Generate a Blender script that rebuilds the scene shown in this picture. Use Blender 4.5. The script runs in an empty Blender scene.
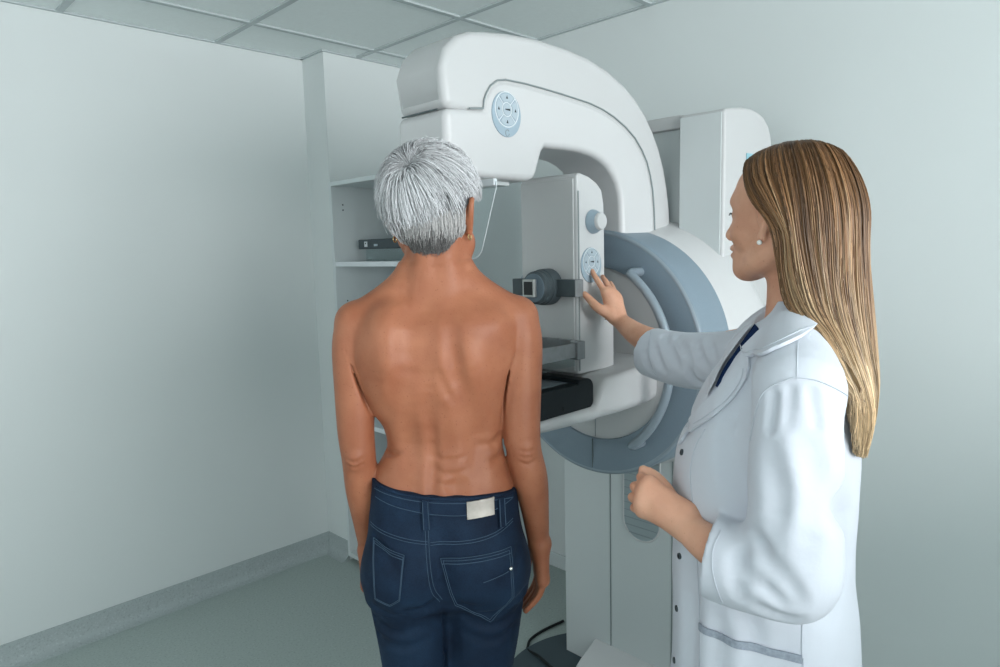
import bpy, bmesh, math, random
import numpy as np
from mathutils import Matrix, Vector
from mathutils.bvhtree import BVHTree

SC = bpy.context.scene
COL = SC.collection
PI = math.pi

# ------------------------------------------------------------------ camera
def cam_axes(pitch, roll, yaw):
    cy, sy, cp, sp = math.cos(yaw), math.sin(yaw), math.cos(pitch), math.sin(pitch)
    fwd = Vector((sy*cp, cy*cp, -sp)); right = Vector((cy, -sy, 0)); up = right.cross(fwd)
    cr, sr = math.cos(roll), math.sin(roll)
    return right*cr + up*sr, up*cr - right*sr, fwd
_r, _u, _f = cam_axes(math.radians(7.047), math.radians(-1.394), math.radians(44.96))
cam = bpy.data.cameras.new('camera'); cam_ob = bpy.data.objects.new('camera', cam); COL.objects.link(cam_ob)
cam.sensor_width = 36.0; cam.lens = 680.0/1000*36.0; cam.clip_start = 0.02
cam_ob.matrix_world = Matrix(((_r.x, _u.x, -_f.x, 0), (_r.y, _u.y, -_f.y, 0), (_r.z, _u.z, -_f.z, 1.55), (0, 0, 0, 1)))
SC.camera = cam_ob

# ------------------------------------------------------------------ light and exposure
SC.view_settings.view_transform = 'Standard'; SC.view_settings.look = 'None'
SC.view_settings.gamma = 1.0; SC.view_settings.use_curve_mapping = False
SC.view_settings.exposure = 0.0
W = bpy.data.worlds.new('daylight'); SC.world = W; W.use_nodes = True
bg = W.node_tree.nodes['Background']; bg.inputs[0].default_value = (0.80, 0.90, 1.0, 1); bg.inputs[1].default_value = 0.30
def area(name, loc, target, sx, sy, power, color=(1, 1, 1)):
    l = bpy.data.lights.new(name, 'AREA'); l.shape = 'RECTANGLE'; l.size = sx; l.size_y = sy; l.energy = power; l.color = color
    o = bpy.data.objects.new(name, l); COL.objects.link(o); o.location = loc
    d = Vector(target) - Vector(loc); o.rotation_euler = d.to_track_quat('-Z', 'Y').to_euler(); return o
area('window_light', (0.25, -3.93, 1.60), (0.25, 0, 2.45), 3.3, 1.6, 225, (0.985, 0.99, 1.0))
area('side_fill_light', (-3.13, 0.5, 1.60), (0, 0.5, 1.6), 2.3, 1.5, 26, (0.97, 0.985, 1.0))  # added weak fill from the left, set in an unseen window opening

# ------------------------------------------------------------------ materials
def mat(name, color, rough=0.5, spec=0.5, metal=0.0, noise=0.0, nscale=20.0, bump=0.0, bscale=60.0, sss=0.0, sheen=0.0, coat=0.0):
    m = bpy.data.materials.new(name); m.use_nodes = True; nt = m.node_tree; b = nt.nodes['Principled BSDF']
    b.inputs['Base Color'].default_value = (*color, 1); b.inputs['Roughness'].default_value = rough
    b.inputs['Specular IOR Level'].default_value = spec; b.inputs['Metallic'].default_value = metal
    if sss: b.inputs['Subsurface Weight'].default_value = sss; b.inputs['Subsurface Radius'].default_value = (1, .35, .2); b.inputs['Subsurface Scale'].default_value = 0.008
    if sheen: b.inputs['Sheen Weight'].default_value = sheen; b.inputs['Sheen Roughness'].default_value = .4
    if coat: b.inputs['Coat Weight'].default_value = coat; b.inputs['Coat Roughness'].default_value = .15
    tc = nt.nodes.new('ShaderNodeTexCoord')
    if noise:
        n = nt.nodes.new('ShaderNodeTexNoise'); n.inputs['Scale'].default_value = nscale; n.inputs['Detail'].default_value = 4
        nt.links.new(tc.outputs['Object'], n.inputs['Vector'])
        r = nt.nodes.new('ShaderNodeValToRGB')
        r.color_ramp.elements[0].position = .3; r.color_ramp.elements[1].position = .7
        r.color_ramp.elements[0].color = (*[c*(1-noise) for c in color], 1); r.color_ramp.elements[1].color = (*[min(1, c*(1+noise)) for c in color], 1)
        nt.links.new(n.outputs['Fac'], r.inputs['Fac']); nt.links.new(r.outputs['Color'], b.inputs['Base Color'])
    if bump:
        n = nt.nodes.new('ShaderNodeTexNoise'); n.inputs['Scale'].default_value = bscale; n.inputs['Detail'].default_value = 3
        nt.links.new(tc.outputs['Object'], n.inputs['Vector'])
        bp = nt.nodes.new('ShaderNodeBump'); bp.inputs['Strength'].default_value = bump; bp.inputs['Distance'].default_value = .004
        nt.links.new(n.outputs['Fac'], bp.inputs['Height']); nt.links.new(bp.outputs['Normal'], b.inputs['Normal'])
    return m
def nodes_of(m): return m.node_tree.nodes, m.node_tree.links, m.node_tree.nodes['Principled BSDF']

M = {}
M['wall'] = mat('wall_paint', (.71, .76, .76), .75, .25, noise=.012, nscale=1.5, bump=.03, bscale=220)
M['ceiling'] = mat('ceiling_tile', (.86, .925, .92), .9, .1, noise=.015, nscale=60)
M['grid'] = mat('ceiling_grid', (.50, .56, .57), .5, .3)
M['floor'] = mat('speckled_vinyl', (.36, .40, .38), .5, .4)
def speckle(m, c0, c1, c2, scale):
    n, l, b = nodes_of(m); tc = n.new('ShaderNodeTexCoord')
    a = n.new('ShaderNodeTexNoise'); a.inputs['Scale'].default_value = scale; a.inputs['Detail'].default_value = 2
    r = n.new('ShaderNodeValToRGB'); r.color_ramp.elements[0].position = .34; r.color_ramp.elements[0].color = (*c0, 1)
    r.color_ramp.elements[1].position = .42; r.color_ramp.elements[1].color = (*c1, 1)
    e = r.color_ramp.elements.new(.62); e.color = (*c1, 1); e = r.color_ramp.elements.new(.68); e.color = (*c2, 1)
    l.new(tc.outputs['Object'], a.inputs['Vector']); l.new(a.outputs['Fac'], r.inputs['Fac']); l.new(r.outputs['Color'], b.inputs['Base Color'])
speckle(M['floor'], (.32, .38, .37), (.405, .475, .455), (.48, .55, .53), 130)
M['base'] = mat('speckled_vinyl_skirting', (.40, .44, .44), .5, .4)
speckle(M['base'], (.34, .39, .395), (.41, .465, .47), (.48, .54, .545), 130)
M['laminate'] = mat('white_laminate', (.66, .72, .73), .45, .4, noise=.01, nscale=3)
M['edge'] = mat('laminate_edge', (.72, .77, .80), .4, .4)
M['white'] = mat('white_moulded_plastic', (.575, .583, .590), .38, .45, noise=.008, nscale=2, bump=.02, bscale=500)
M['shell'] = mat('white_shell_plastic', (.535, .545, .55), .42, .45, noise=.008, nscale=2, bump=.02, bscale=500)
M['offwhite'] = mat('grey_white_plastic', (.56, .605, .61), .45, .4, noise=.008, nscale=2)
M['bluegrey'] = mat('blue_grey_plastic', (.205, .27, .325), .42, .45, noise=.03, nscale=300)
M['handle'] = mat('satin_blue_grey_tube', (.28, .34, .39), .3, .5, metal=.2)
M['darkgrey'] = mat('dark_grey_plastic', (.062, .082, .092), .5, .4, noise=.05, nscale=60)
M['knobblue'] = mat('slate_plastic', (.13, .18, .22), .45, .4)
M['seam'] = mat('dark_seam', (.10, .13, .135), .7, .2)
M['greyline'] = mat('panel_gap', (.24, .28, .285), .6, .3)
M['black'] = mat('black_plastic', (.006, .008, .01), .4, .4)
M['rubber'] = mat('black_rubber', (.010, .013, .015), .6, .3)
M['carbon'] = mat('carbon_weave', (.012, .018, .022), .5, .22)
_n, _l, _b = nodes_of(M['carbon']); _tc = _n.new('ShaderNodeTexCoord'); _w = _n.new('ShaderNodeTexWave'); _w.inputs['Scale'].default_value = 75
_w.bands_direction = 'DIAGONAL'; _r2 = _n.new('ShaderNodeValToRGB'); _r2.color_ramp.elements[0].color = (.0045, .008, .010, 1); _r2.color_ramp.elements[1].color = (.009, .014, .018, 1)
_l.new(_tc.outputs['Object'], _w.inputs['Vector']); _l.new(_w.outputs['Fac'], _r2.inputs['Fac']); _l.new(_r2.outputs['Color'], _b.inputs['Base Color'])
M['padblue'] = mat('pale_blue_keypad', (.31, .40, .47), .4, .4)
M['keygrey'] = mat('keypad_key', (.40, .475, .53), .4, .4)
M['ringwhite'] = mat('keypad_ring', (.68, .73, .76), .4, .4)
M['mark'] = mat('keypad_mark', (.03, .04, .05), .5, .3)
M['metal'] = mat('brushed_metal_frame', (.42, .43, .42), .35, .5, metal=.6)
M['steel'] = mat('grey_clear_plastic', (.20, .215, .225), .25, .5, noise=.1, nscale=60)
M['sticker'] = mat('pale_blue_sticker', (.27, .50, .58), .5, .3)
M['grille'] = mat('grey_vent', (.30, .36, .38), .5, .4)
M['baseplate'] = mat('slate_floor_plate', (.055, .08, .095), .5, .4)
M['chrome'] = mat('bright_metal', (.8, .8, .78), .2, .5, metal=1)
M['gold'] = mat('gold', (.85, .62, .32), .22, .5, metal=1)
M['pearl'] = mat('pearl', (.85, .84, .80), .2, .5)
def glass(name, tint, alpha_fac, rough=.03):
    m = bpy.data.materials.new(name); m.use_nodes = True; n = m.node_tree.nodes; l = m.node_tree.links
    n.remove(n['Principled BSDF']); out = n['Material Output']
    t = n.new('ShaderNodeBsdfTransparent'); t.inputs[0].default_value = (*tint, 1)
    g = n.new('ShaderNodeBsdfGlossy'); g.inputs['Roughness'].default_value = rough; g.inputs[0].default_value = (.95, .98, 1, 1)
    mx = n.new('ShaderNodeMixShader'); fr = n.new('ShaderNodeLayerWeight'); fr.inputs['Blend'].default_value = .12
    mth = n.new('ShaderNodeMath'); mth.operation = 'ADD'; mth.inputs[1].default_value = alpha_fac
    pw = n.new('ShaderNodeMath'); pw.operation = 'POWER'; pw.inputs[1].default_value = 3; l.new(fr.outputs['Facing'], pw.inputs[0]); l.new(pw.outputs[0], mth.inputs[0]); l.new(mth.outputs[0], mx.inputs[0]); l.new(t.outputs[0], mx.inputs[1]); l.new(g.outputs[0], mx.inputs[2]); l.new(mx.outputs[0], out.inputs['Surface'])
    return m
M['clear'] = glass('clear_acrylic', (.93, .96, .96), .07, .12)
M['sky_reflect'] = mat('sky_tinted_acrylic', (.19, .23, .26), .12, .5)

# ------------------------------------------------------------------ mesh helpers
def link(name, me, m, parent=None, bevel=0, seg=3, smooth=True, ang=35):
    o = bpy.data.objects.new(name, me); COL.objects.link(o)
    for k in (m if isinstance(m, (list, tuple)) else [m]): me.materials.append(k)
    if smooth:
        me.polygons.foreach_set('use_smooth', [True]*len(me.polygons)); me.set_sharp_from_angle(angle=math.radians(ang))
    if bevel:
        b = o.modifiers.new('bevel', 'BEVEL'); b.width = bevel; b.segments = seg; b.limit_method = 'ANGLE'; b.angle_limit = math.radians(40); b.harden_normals = True
    if parent is not None: o.parent = parent
    return o
def tomesh(name, vs, fs, mats=None):
    me = bpy.data.meshes.new(name); me.from_pydata([tuple(map(float, v)) for v in vs], [], [tuple(map(int, f)) for f in fs])
    if mats is not None: me.polygons.foreach_set('material_index', mats)
    me.update(); return me
class MB:
    """collects shapes into ONE mesh"""
    def __init__(s): s.v = []; s.f = []; s.m = []
    def add(s, vs, fs, mi=0):
        n = len(s.v); s.v += [tuple(v) for v in vs]; s.f += [tuple(i+n for i in f) for f in fs]; s.m += [mi]*len(fs); return s
    def box(s, lo, hi, mi=0):
        x0, y0, z0 = lo; x1, y1, z1 = hi
        return s.add([(x0,y0,z0),(x1,y0,z0),(x1,y1,z0),(x0,y1,z0),(x0,y0,z1),(x1,y0,z1),(x1,y1,z1),(x0,y1,z1)],
                     [(0,3,2,1),(4,5,6,7),(0,1,5,4),(1,2,6,5),(2,3,7,6),(3,0,4,7)], mi)
    def prism(s, prof, fn, a, b, mi=0):
        """prof: 2-D outline; fn(p, t) -> 3-D; a..b the extrusion"""
        n = len(prof); vs = [fn(p, a) for p in prof] + [fn(p, b) for p in prof]
        fs = [tuple(range(n-1, -1, -1)), tuple(range(n, 2*n))] + [(i, (i+1) % n, n+(i+1) % n, n+i) for i in range(n)]
        return s.add(vs, fs, mi)
    def tube(s, pts, r, seg=8, closed=False, mi=0, cap=True):
        P = [Vector(p) for p in pts]; n = len(P); R = r if hasattr(r, '__len__') else [r]*n
        vs = []; fs = []; prev = None
        for i in range(n):
            if closed: t = (P[(i+1) % n] - P[i-1])
            else: t = P[min(i+1, n-1)] - P[max(i-1, 0)]
            t.normalize()
            if prev is None:
                a = t.orthogonal().normalized()
            else:
                a = prev - t*prev.dot(t)
                a = a.normalized() if a.length > 1e-6 else t.orthogonal().normalized()
            prev = a; b = t.cross(a)
            for k in range(seg):
                q = 2*PI*k/seg; vs.append(P[i] + (a*math.cos(q) + b*math.sin(q))*R[i])
        m = n if closed else n-1
        for i in range(m):
            for k in range(seg):
                j = (i+1) % n; fs.append((i*seg+k, i*seg+(k+1) % seg, j*seg+(k+1) % seg, j*seg+k))
        if not closed and cap: fs += [tuple(range(seg-1, -1, -1)), tuple((n-1)*seg+k for k in range(seg))]
        return s.add(vs, fs, mi)
    def lathe(s, prof, fn, seg=64, mi=0, a0=0, a1=2*PI):
        """prof: (radius, height) list; fn(r*cos, r*sin, h) -> 3-D"""
        full = abs(a1-a0-2*PI) < 1e-6; m = seg if full else seg+1; vs = []; fs = []
        for k in range(m):
            q = a0+(a1-a0)*k/seg
            for r, h in prof: vs.append(fn(r*math.cos(q), r*math.sin(q), h))
        n = len(prof)
        for k in range(seg):
            j = (k+1) % m
            for i in range(n-1):
                fs.append((k*n+i, j*n+i, j*n+i+1, k*n+i+1))
        return s.add(vs, fs, mi)
    def obj(s, name, m, parent=None, bevel=0, seg=3, smooth=True, ang=35, fix=True):
        me = tomesh(name, s.v, s.f, s.m)
        if fix:
            bm = bmesh.new(); bm.from_mesh(me); bmesh.ops.remove_doubles(bm, verts=bm.verts, dist=1e-6)
            bmesh.ops.recalc_face_normals(bm, faces=bm.faces); bm.to_mesh(me); bm.free()
        return link(name, me, m, parent, bevel, seg, smooth, ang)
def spline(pts, per=8, closed=False):
    P = np.array(pts, float); n = len(P); out = []
    rng = range(n) if closed else range(n-1)
    for i in rng:
        if closed: a, b, c, d = P[i-1], P[i], P[(i+1) % n], P[(i+2) % n]
        else:
            b, c = P[i], P[i+1]; a = P[i-1] if i else 2*b-c; d = P[i+2] if i+2 < n else 2*c-b
        for t in np.arange(per)/per:
            out.append(.5*((2*b)+(-a+c)*t+(2*a-5*b+4*c-d)*t*t+(-a+3*b-3*c+d)*t**3))
    if not closed: out.append(P[-1])
    return np.array(out)
def thing(name, label, cat, loc=(0, 0, 0), rz=0, group=None):
    o = bpy.data.objects.new(name, None); COL.objects.link(o); o.location = loc; o.rotation_euler = (0, 0, rz); o.empty_display_size = .1
    o['label'] = label; o['category'] = cat
    if group: o['group'] = group
    return o
def tag(o, label, cat, group=None):
    o['label'] = label; o['category'] = cat
    if group: o['group'] = group
    return o
def struct(o): o['kind'] = 'structure'; return o
# ------------------------------------------------------------------ the room
YL, YN, XN, XR, ZC = 3.087, 2.895, 1.772, 2.42, 2.486
XB, YB = -3.2, -4.0
struct(MB().box((XB-.1, YB-.1, -.1), (XR+.1, YL+.1, 0)).obj('floor', M['floor']))
struct(MB().box((XB-.1, YL, 0), (XR+.1, YL+.1, ZC)).obj('wall_left', M['wall']))
struct(MB().box((XN, YN, 0), (XR, YL, ZC)).obj('wall_alcove', M['wall']))
struct(MB().box((XR, YB-.1, 0), (XR+.1, YL, ZC)).obj('wall_right', M['wall']))
def holed(name, horiz, c, t, lo, hi, a0, a1, z0, z1):
    mb = MB()
    for (u0, u1, w0, w1) in ((lo, a0, 0, ZC), (a1, hi, 0, ZC), (a0, a1, 0, z0), (a0, a1, z1, ZC)):
        if horiz: mb.box((u0, c-t, w0), (u1, c, w1))
        else: mb.box((c-t, u0, w0), (c, u1, w1))
    return struct(mb.obj(name, M['wall'], fix=False, smooth=False))
holed('wall_back', True, YB, .1, XB-.1, XR+.1, -1.4, 1.9, .8, 2.4)
holed('wall_rear', False, XB, .1, YB, YL, -.65, 1.65, .85, 2.35)
def window(name, horiz, c, a0, a1, z0, z1):
    mb = MB(); w = .05
    segs = [(a0, a1, z0, z0+w), (a0, a1, z1-w, z1), (a0, a0+w, z0, z1), (a1-w, a1, z0, z1), ((a0+a1)/2-w/2, (a0+a1)/2+w/2, z0, z1)]
    for (u0, u1, w0, w1) in segs:
        mb.box((u0, c-.09, w0), (u1, c-.04, w1)) if horiz else mb.box((c-.09, u0, w0), (c-.04, u1, w1))
    return struct(mb.obj(name, M['edge'], bevel=.003, fix=False))
window('window_1', True, YB, -1.4, 1.9, .8, 2.4); window('window_fill', False, XB, -.65, 1.65, .85, 2.35)  # second window is unseen, added to carry the side fill
# ceiling: panels in a T-bar grid, 0.6 m pitch fitted to the grid lines of the photograph
mb = MB(); mb.box((XB-.1, YB-.1, ZC+.004), (XR+.1, YL+.1, ZC+.05)); struct(mb.obj('ceiling', M['ceiling']))
g = MB()
gx = [1.355+.6*k for k in range(-8, 2)]; gy = [2.742-.6*k for k in range(0, 12)]
for x in gx: g.box((x-.012, YB, ZC-.003), (x+.012, YL, ZC+.006))
for y in gy: g.box((XB, y-.012, ZC-.0035), (XR, y+.012, ZC+.006))
g.box((XB, YL-.014, ZC-.004), (XN, YL, ZC+.006)); g.box((XN-.014, YN-.014, ZC-.004), (XN, YL, ZC+.006)); g.box((XN, YN-.014, ZC-.004), (XR, YN, ZC+.006)); g.box((XR-.014, YB, ZC-.004), (XR, YN, ZC+.006))
struct(g.obj('trim_1', M['grid'], fix=False))
# unseen low wall added behind the camera to shade the lower right wall
struct(MB().box((-.9, -1.02, 0), (XR, -.94, 1.12)).obj('wall_shade_blocker', M['wall'], bevel=.004))
# coved vinyl skirting
def cove(name, fn, a, b):
    pr = [(0, 0), (.05, 0), (.05, .001), (.034, .004), (.02, .011), (.010, .022), (.005, .036), (.004, .098), (0, .098)]
    struct(MB().prism(pr, fn, a, b).obj(name, M['base'], ang=60))
cove('baseboard_left', lambda p, t: (t, YL-p[0], p[1]), XB, XN)
cove('baseboard_alcove', lambda p, t: (XN-p[0], t, p[1]), YN, YL)
struct(MB().box((XR-.012, YB, 0), (XR, YN, .07)).obj('baseboard_right', M['laminate'], bevel=.003))

# ------------------------------------------------------------------ open shelf cabinet in the alcove
cab = thing('shelf_cabinet', 'tall white open shelf cabinet against the far corner behind the patient', 'cabinet', (2.07, 2.54, 0))
def cb(name, lo, hi, m, bev=.0012): 
    o = MB().box(lo, hi).obj(name, m, cab, bevel=bev); o.location = (-2.07, -2.54, 0); return o
cx0, cx1, cy0, cy1 = 1.757, 2.20, 2.20, 2.885
cb('side_panel', (cx0, cy1-.02, .03), (cx1, cy1, 1.885), M['laminate']); cb('side_panel', (cx0, cy0, .03), (2.4195, cy0+.02, 1.885), M['laminate'])
cb('top_panel', (cx0, cy0+.02, 1.865), (2.41, cy1-.02, 1.885), M['laminate']); cb('bottom_panel', (cx0, cy0+.02, .03), (cx1, cy1-.02, .052), M['laminate'])
cb('back_panel', (cx1, cy0+.018, .03), (cx1+.012, cy1, 1.885), M['laminate'])
cb('plinth', (cx0+.03, cy0+.02, 0), (cx0+.05, cy1-.02, .03), M['seam'])
for z in (.40, .735, 1.115, 1.499): cb('shelf', (cx0+.004, cy0+.02, z-.011), (cx1, cy1-.02, z+.011), M['edge'])
for z in (1.78, 1.755, 1.32, 1.295, .62, .595, .13, .105, .23, .205):
    o = MB().lathe([(0, 0), (.004, 0), (.004, .001)], lambda a, b, h, z=z: (cx0+.06+a, cy1-.0205-h, z+b), 10).obj('shelf_pin_hole', M['seam'], cab); o.location = (-2.07, -2.54, 0)

bx = thing('spare_paddle', 'dark grey spare paddle with clear tray lying on the cabinet shelf', 'paddle', (1.93, 2.6, 1.510))
def sp(name, mb, m, bev=.003, par=None):
    o = mb.obj(name, m, par or bx, bevel=bev)
    if par is None: o.location = (-1.93, -2.6, -1.510)
    return o
h = sp('housing', MB().box((1.85, 2.44, 1.567), (1.97, 2.80, 1.612)), M['darkgrey'], .005)
t = sp('clear_tray', MB().box((1.875, 2.45, 1.5105), (1.955, 2.775, 1.515)).box((1.875, 2.45, 1.503), (1.878, 2.775, 1.566)).box((1.952, 2.45, 1.503), (1.955, 2.775, 1.566)).box((1.878, 2.772, 1.503), (1.952, 2.775, 1.566)).box((1.878, 2.45, 1.503), (1.952, 2.453, 1.566)), M['clear'], 0)
sp('catch', MB().box((1.846, 2.722, 1.577), (1.851, 2.742, 1.602)).box((1.8445, 2.728, 1.590), (1.846, 2.734, 1.596), 1), [M['ringwhite'], M['black']], 0)
sp('plate_label', MB().box((1.8485, 2.640, 1.579), (1.8505, 2.668, 1.589)), M['keygrey'], 0)

# ------------------------------------------------------------------ the mammography machine
ma = thing('mammography_machine', 'white mammography machine with grey rotation ring and curved C-arm against the right wall', 'medical machine', (1.9, 1.24, 0))
def mp(name, mb, m, bev=0, par=None, seg=3, ang=35, fix=True):
    o = mb.obj(name, m, par or ma, bevel=bev, seg=seg, ang=ang, fix=fix)
    if par is None: o.location = (-1.9, -1.24, 0)
    return o
CY, CZ = 1.24, 1.231
fx = lambda p, t: (p[0], t, p[1])       # profile in x-z, extruded along y
fz = lambda p, t: (p[0], p[1], t)       # plan outline, extruded upwards
# column: lower front, left tower side, recessed channel, right tower with rounded side
low = [(1.89, 1.572), (1.89, 1.367), (1.893, 1.3655), (1.893, 1.3625), (1.89, 1.361), (1.89, 1.121), (1.893, 1.1195), (1.893, 1.1165), (1.89, 1.115), (1.89, .958), (2.36, .93), (2.36, 1.572)]
col = mp('column', MB().prism(low, fz, .012, .98), M['offwhite'], .002)
for y in (1.364, 1.118): mp('panel_gap', MB().box((1.8885, y-.0016, .02), (1.8905, y+.0016, .98)), M['greyline'])
tw = [(1.895, 1.110), (1.895, .958), (2.02, .938), (2.14, .942), (2.20, .965), (2.21, 1.0), (2.21, 1.11)]
tower = MB(); nl = 10
tp = [(p[0], p[1]) for p in tw]
def tz(x): # rounded top seen from the side
    pts = [(1.89, 1.936), (1.978, 1.952), (2.078, 1.957), (2.15, 1.943), (2.195, 1.915), (2.215, 1.88)]
    return float(np.interp(x, [p[0] for p in pts], [p[1] for p in pts]))
side = [(1.895, .98), (2.212, .98), (2.214, 1.86), (2.205, 1.893), (2.188, 1.918), (2.15, 1.943), (2.11, 1.953), (2.06, 1.957), (2.0, 1.954), (1.93, 1.944), (1.895, 1.937)]
mp('tower', tower.prism(side, lambda p, t: (p[0], t, p[1]), .958, 1.107), M['shell'], .010, seg=5)
mp('tower_front_cover', MB().box((1.8915, .968, .985), (1.8955, 1.103, 1.930)), M['offwhite'], .002)
mp('tower', MB().box((1.895, 1.372, .98), (2.21, 1.57, 1.93)), M['shell'], .008)
mp('channel', MB().box((1.93, 1.09, .97), (2.21, 1.38, 1.905)), M['offwhite'], .003)
mp('channel_cap', MB().box((1.915, 1.11, 1.905), (2.21, 1.372, 1.945)), M['shell'], .004)
mp('sticker', MB().box((2.03, .955, 1.796), (2.11, .9572, 1.822)), M['sticker'])
# vent grille on the lower front
oval = [(1.306, .90), (1.306, .625)] + [(1.235+.071*math.cos(a), .625+.071*math.sin(a)) for a in np.linspace(0, -PI, 18)[1:]] + [(1.164, .90)]
vg = mp('vent_grille', MB().prism(oval, lambda p, t: (t, p[0], p[1]), 1.8865, 1.8925), M['grille'])
fr = MB(); fr.tube([(1.8885, *p) for p in oval], .0035, 6, closed=True); f = fr.obj('frame', M['shell'], vg)
sl = MB()
for k in range(12):
    z = .575+.026*k; hw = .071 if z > .625 else math.sqrt(max(0, .071**2-(z-.625)**2)); sl.box((1.8853, 1.235-hw+.003, z-.0012), (1.8868, 1.235+hw-.003, z+.0012))
s = sl.obj('slats', M['greyline'], vg)
# foot: floor plate, sloping foot cover, cable lug
plate = [(1.80+.36*math.cos(a)*1.0, 1.33+.365*math.sin(a)) for a in np.linspace(0, 2*PI, 72, endpoint=False)]
mp('floor_plate', MB().prism(plate, fz, 0, .016), M['baseplate'], .005)
foot = [(1.893, .122), (1.80, .082), (1.72, .03), (1.70, .016), (1.893, .016)]
mp('foot_cover', MB().prism(foot, fx, .96, 1.435), M['white'], .008, seg=4)
# drum behind the ring
dr = [(.30, 1.765), (.366, 1.767), (.3735, 1.773), (.380, 1.82), (.391, 1.88), (.402, 1.915), (.402, 1.95), (.39, 1.985), (.0, 2.01)]
mp('drum', MB().lathe(dr, lambda a, b, h: (h, CY-a, CZ+b), 96), M['white'], ang=50)
# rotation ring
rg = [(.262, 1.70), (.262, 1.640), (.264, 1.635), (.356, 1.626), (.363, 1.628), (.368, 1.634), (.3705, 1.645), (.373, 1.772), (.30, 1.78)]
ring = mp('rotation_ring', MB().lathe(rg, lambda a, b, h: (h, CY-a, CZ+b), 128), M['bluegrey'], ang=55)
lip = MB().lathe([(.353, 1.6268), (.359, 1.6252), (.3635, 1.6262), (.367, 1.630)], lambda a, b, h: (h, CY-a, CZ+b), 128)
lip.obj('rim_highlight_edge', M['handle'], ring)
hd = MB(); hang = np.linspace(math.radians(54.5), math.radians(-53), 40); hr = .299
pts = [(1.573, CY-hr*math.cos(a), CZ+hr*math.sin(a)) for a in hang]
p0, p1 = pts[0], pts[-1]
arc0 = [(1.632, p0[1]+.004, p0[2]+.004), (1.60, p0[1]+.004, p0[2]+.004), (1.584, p0[1]+.003, p0[2]+.003)]; arc1 = [(1.584, p1[1]+.003, p1[2]-.003), (1.60, p1[1]+.004, p1[2]-.004), (1.632, p1[1]+.004, p1[2]-.004)]
hd.tube(arc0+pts+arc1, .0125, 12).obj('grab_handle', M['handle'], ring)
MB().box((1.6262, CY-.0012, CZ-.364), (1.6300, CY+.0012, CZ-.263)).obj('seam', M['seam'], ring)
mp('panel_gap', MB().box((1.6415, CY-.0011, CZ-.259), (1.6440, CY+.0011, CZ-.10)), M['greyline'])
# face plate inside the ring
mp('face_plate', MB().lathe([(0, 1.645), (.20, 1.645), (.24, 1.643), (.262, 1.643), (.264, 1.70)], lambda a, b, h: (h, CY-a, CZ+b), 96), M['shell'])
# C-arm: shell with the full profile, and the brighter inner cover
out = [(.998, 1.857), (.995, 1.875), (1.001, 1.935), (1.016, 1.972), (1.045, 1.998), (1.08, 2.012), (1.129, 2.021), (1.20, 2.031), (1.30, 2.038), (1.415, 2.036), (1.50, 2.028), (1.58, 2.012), (1.658, 1.984), (1.712, 1.955), (1.762, 1.917), (1.80, 1.876), (1.832, 1.832), (1.858, 1.78), (1.878, 1.72), (1.892, 1.655), (1.90, 1.59), (1.90, 1.50)]
inn = [(1.655, 1.50), (1.652, 1.60), (1.650, 1.65), (1.643, 1.70), (1.63, 1.735), (1.605, 1.765), (1.565, 1.788), (1.52, 1.800), (1.46, 1.806), (1.40, 1.807), (1.335, 1.806)]
def swell(pl):
    out_ = []
    for i, p in enumerate(pl):
        a, b = pl[max(i-1, 0)], pl[min(i+1, len(pl)-1)]; t = Vector((b[0]-a[0], b[1]-a[1])).normalized(); d_ = .004 if i < 2 else .020
        out_.append((p[0]-t.y*d_, p[1]+t.x*d_))
    return out_
out = swell(out)
YA, YZ = 1.143, 1.31
arm = mp('c_arm', MB().prism(out+inn+[(1.32, 1.857)], fx, YA, YZ), M['shell'], .034, seg=6)
cov = [(.989, 1.855), (1.06, 1.862), (1.103, 1.867), (1.106, 1.885), (1.114, 1.902), (1.128, 1.920), (1.150, 1.935), (1.178, 1.941), (1.24, 1.942), (1.31, 1.940), (1.373, 1.937), (1.44, 1.933), (1.497, 1.929), (1.555, 1.920), (1.605, 1.907), (1.66, 1.886), (1.708, 1.860), (1.745, 1.828), (1.772, 1.795), (1.79, 1.757), (1.803, 1.715), (1.811, 1.66), (1.815, 1.60), (1.815, 1.56), (1.646, 1.56), (1.643, 1.63), (1.640, 1.675), (1.634, 1.70), (1.622, 1.727), (1.604, 1.748), (1.58, 1.768), (1.55, 1.783), (1.51, 1.794), (1.46, 1.800), (1.40, 1.801), (1.345, 1.799), (1.316, 1.797), (1.306, 1.788), (1.298, 1.77), (1.284, 1.735), (1.276, 1.721), (1.262, 1.715), (1.24, 1.7125), (1.05, 1.7125), (.989, 1.7125)]
lines = MB(); lines.tube([(x, 1.1405, z) for x, z in cov[1:24]], .0022, 6); 
mp('tube_head_cover', MB().prism(cov, fx, YA-.004, YZ+.004), M['white'], .018, seg=5)
mp('seam_line', lines, M['greyline'])
mp('seam_line', MB().box((.9865, 1.165, 1.8535), (.990, 1.29, 1.8565)), M['seam'])
mp('collimator_plate', MB().box((1.03, 1.175, 1.703), (1.22, 1.28, 1.7135)), M['offwhite'], .003)
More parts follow.
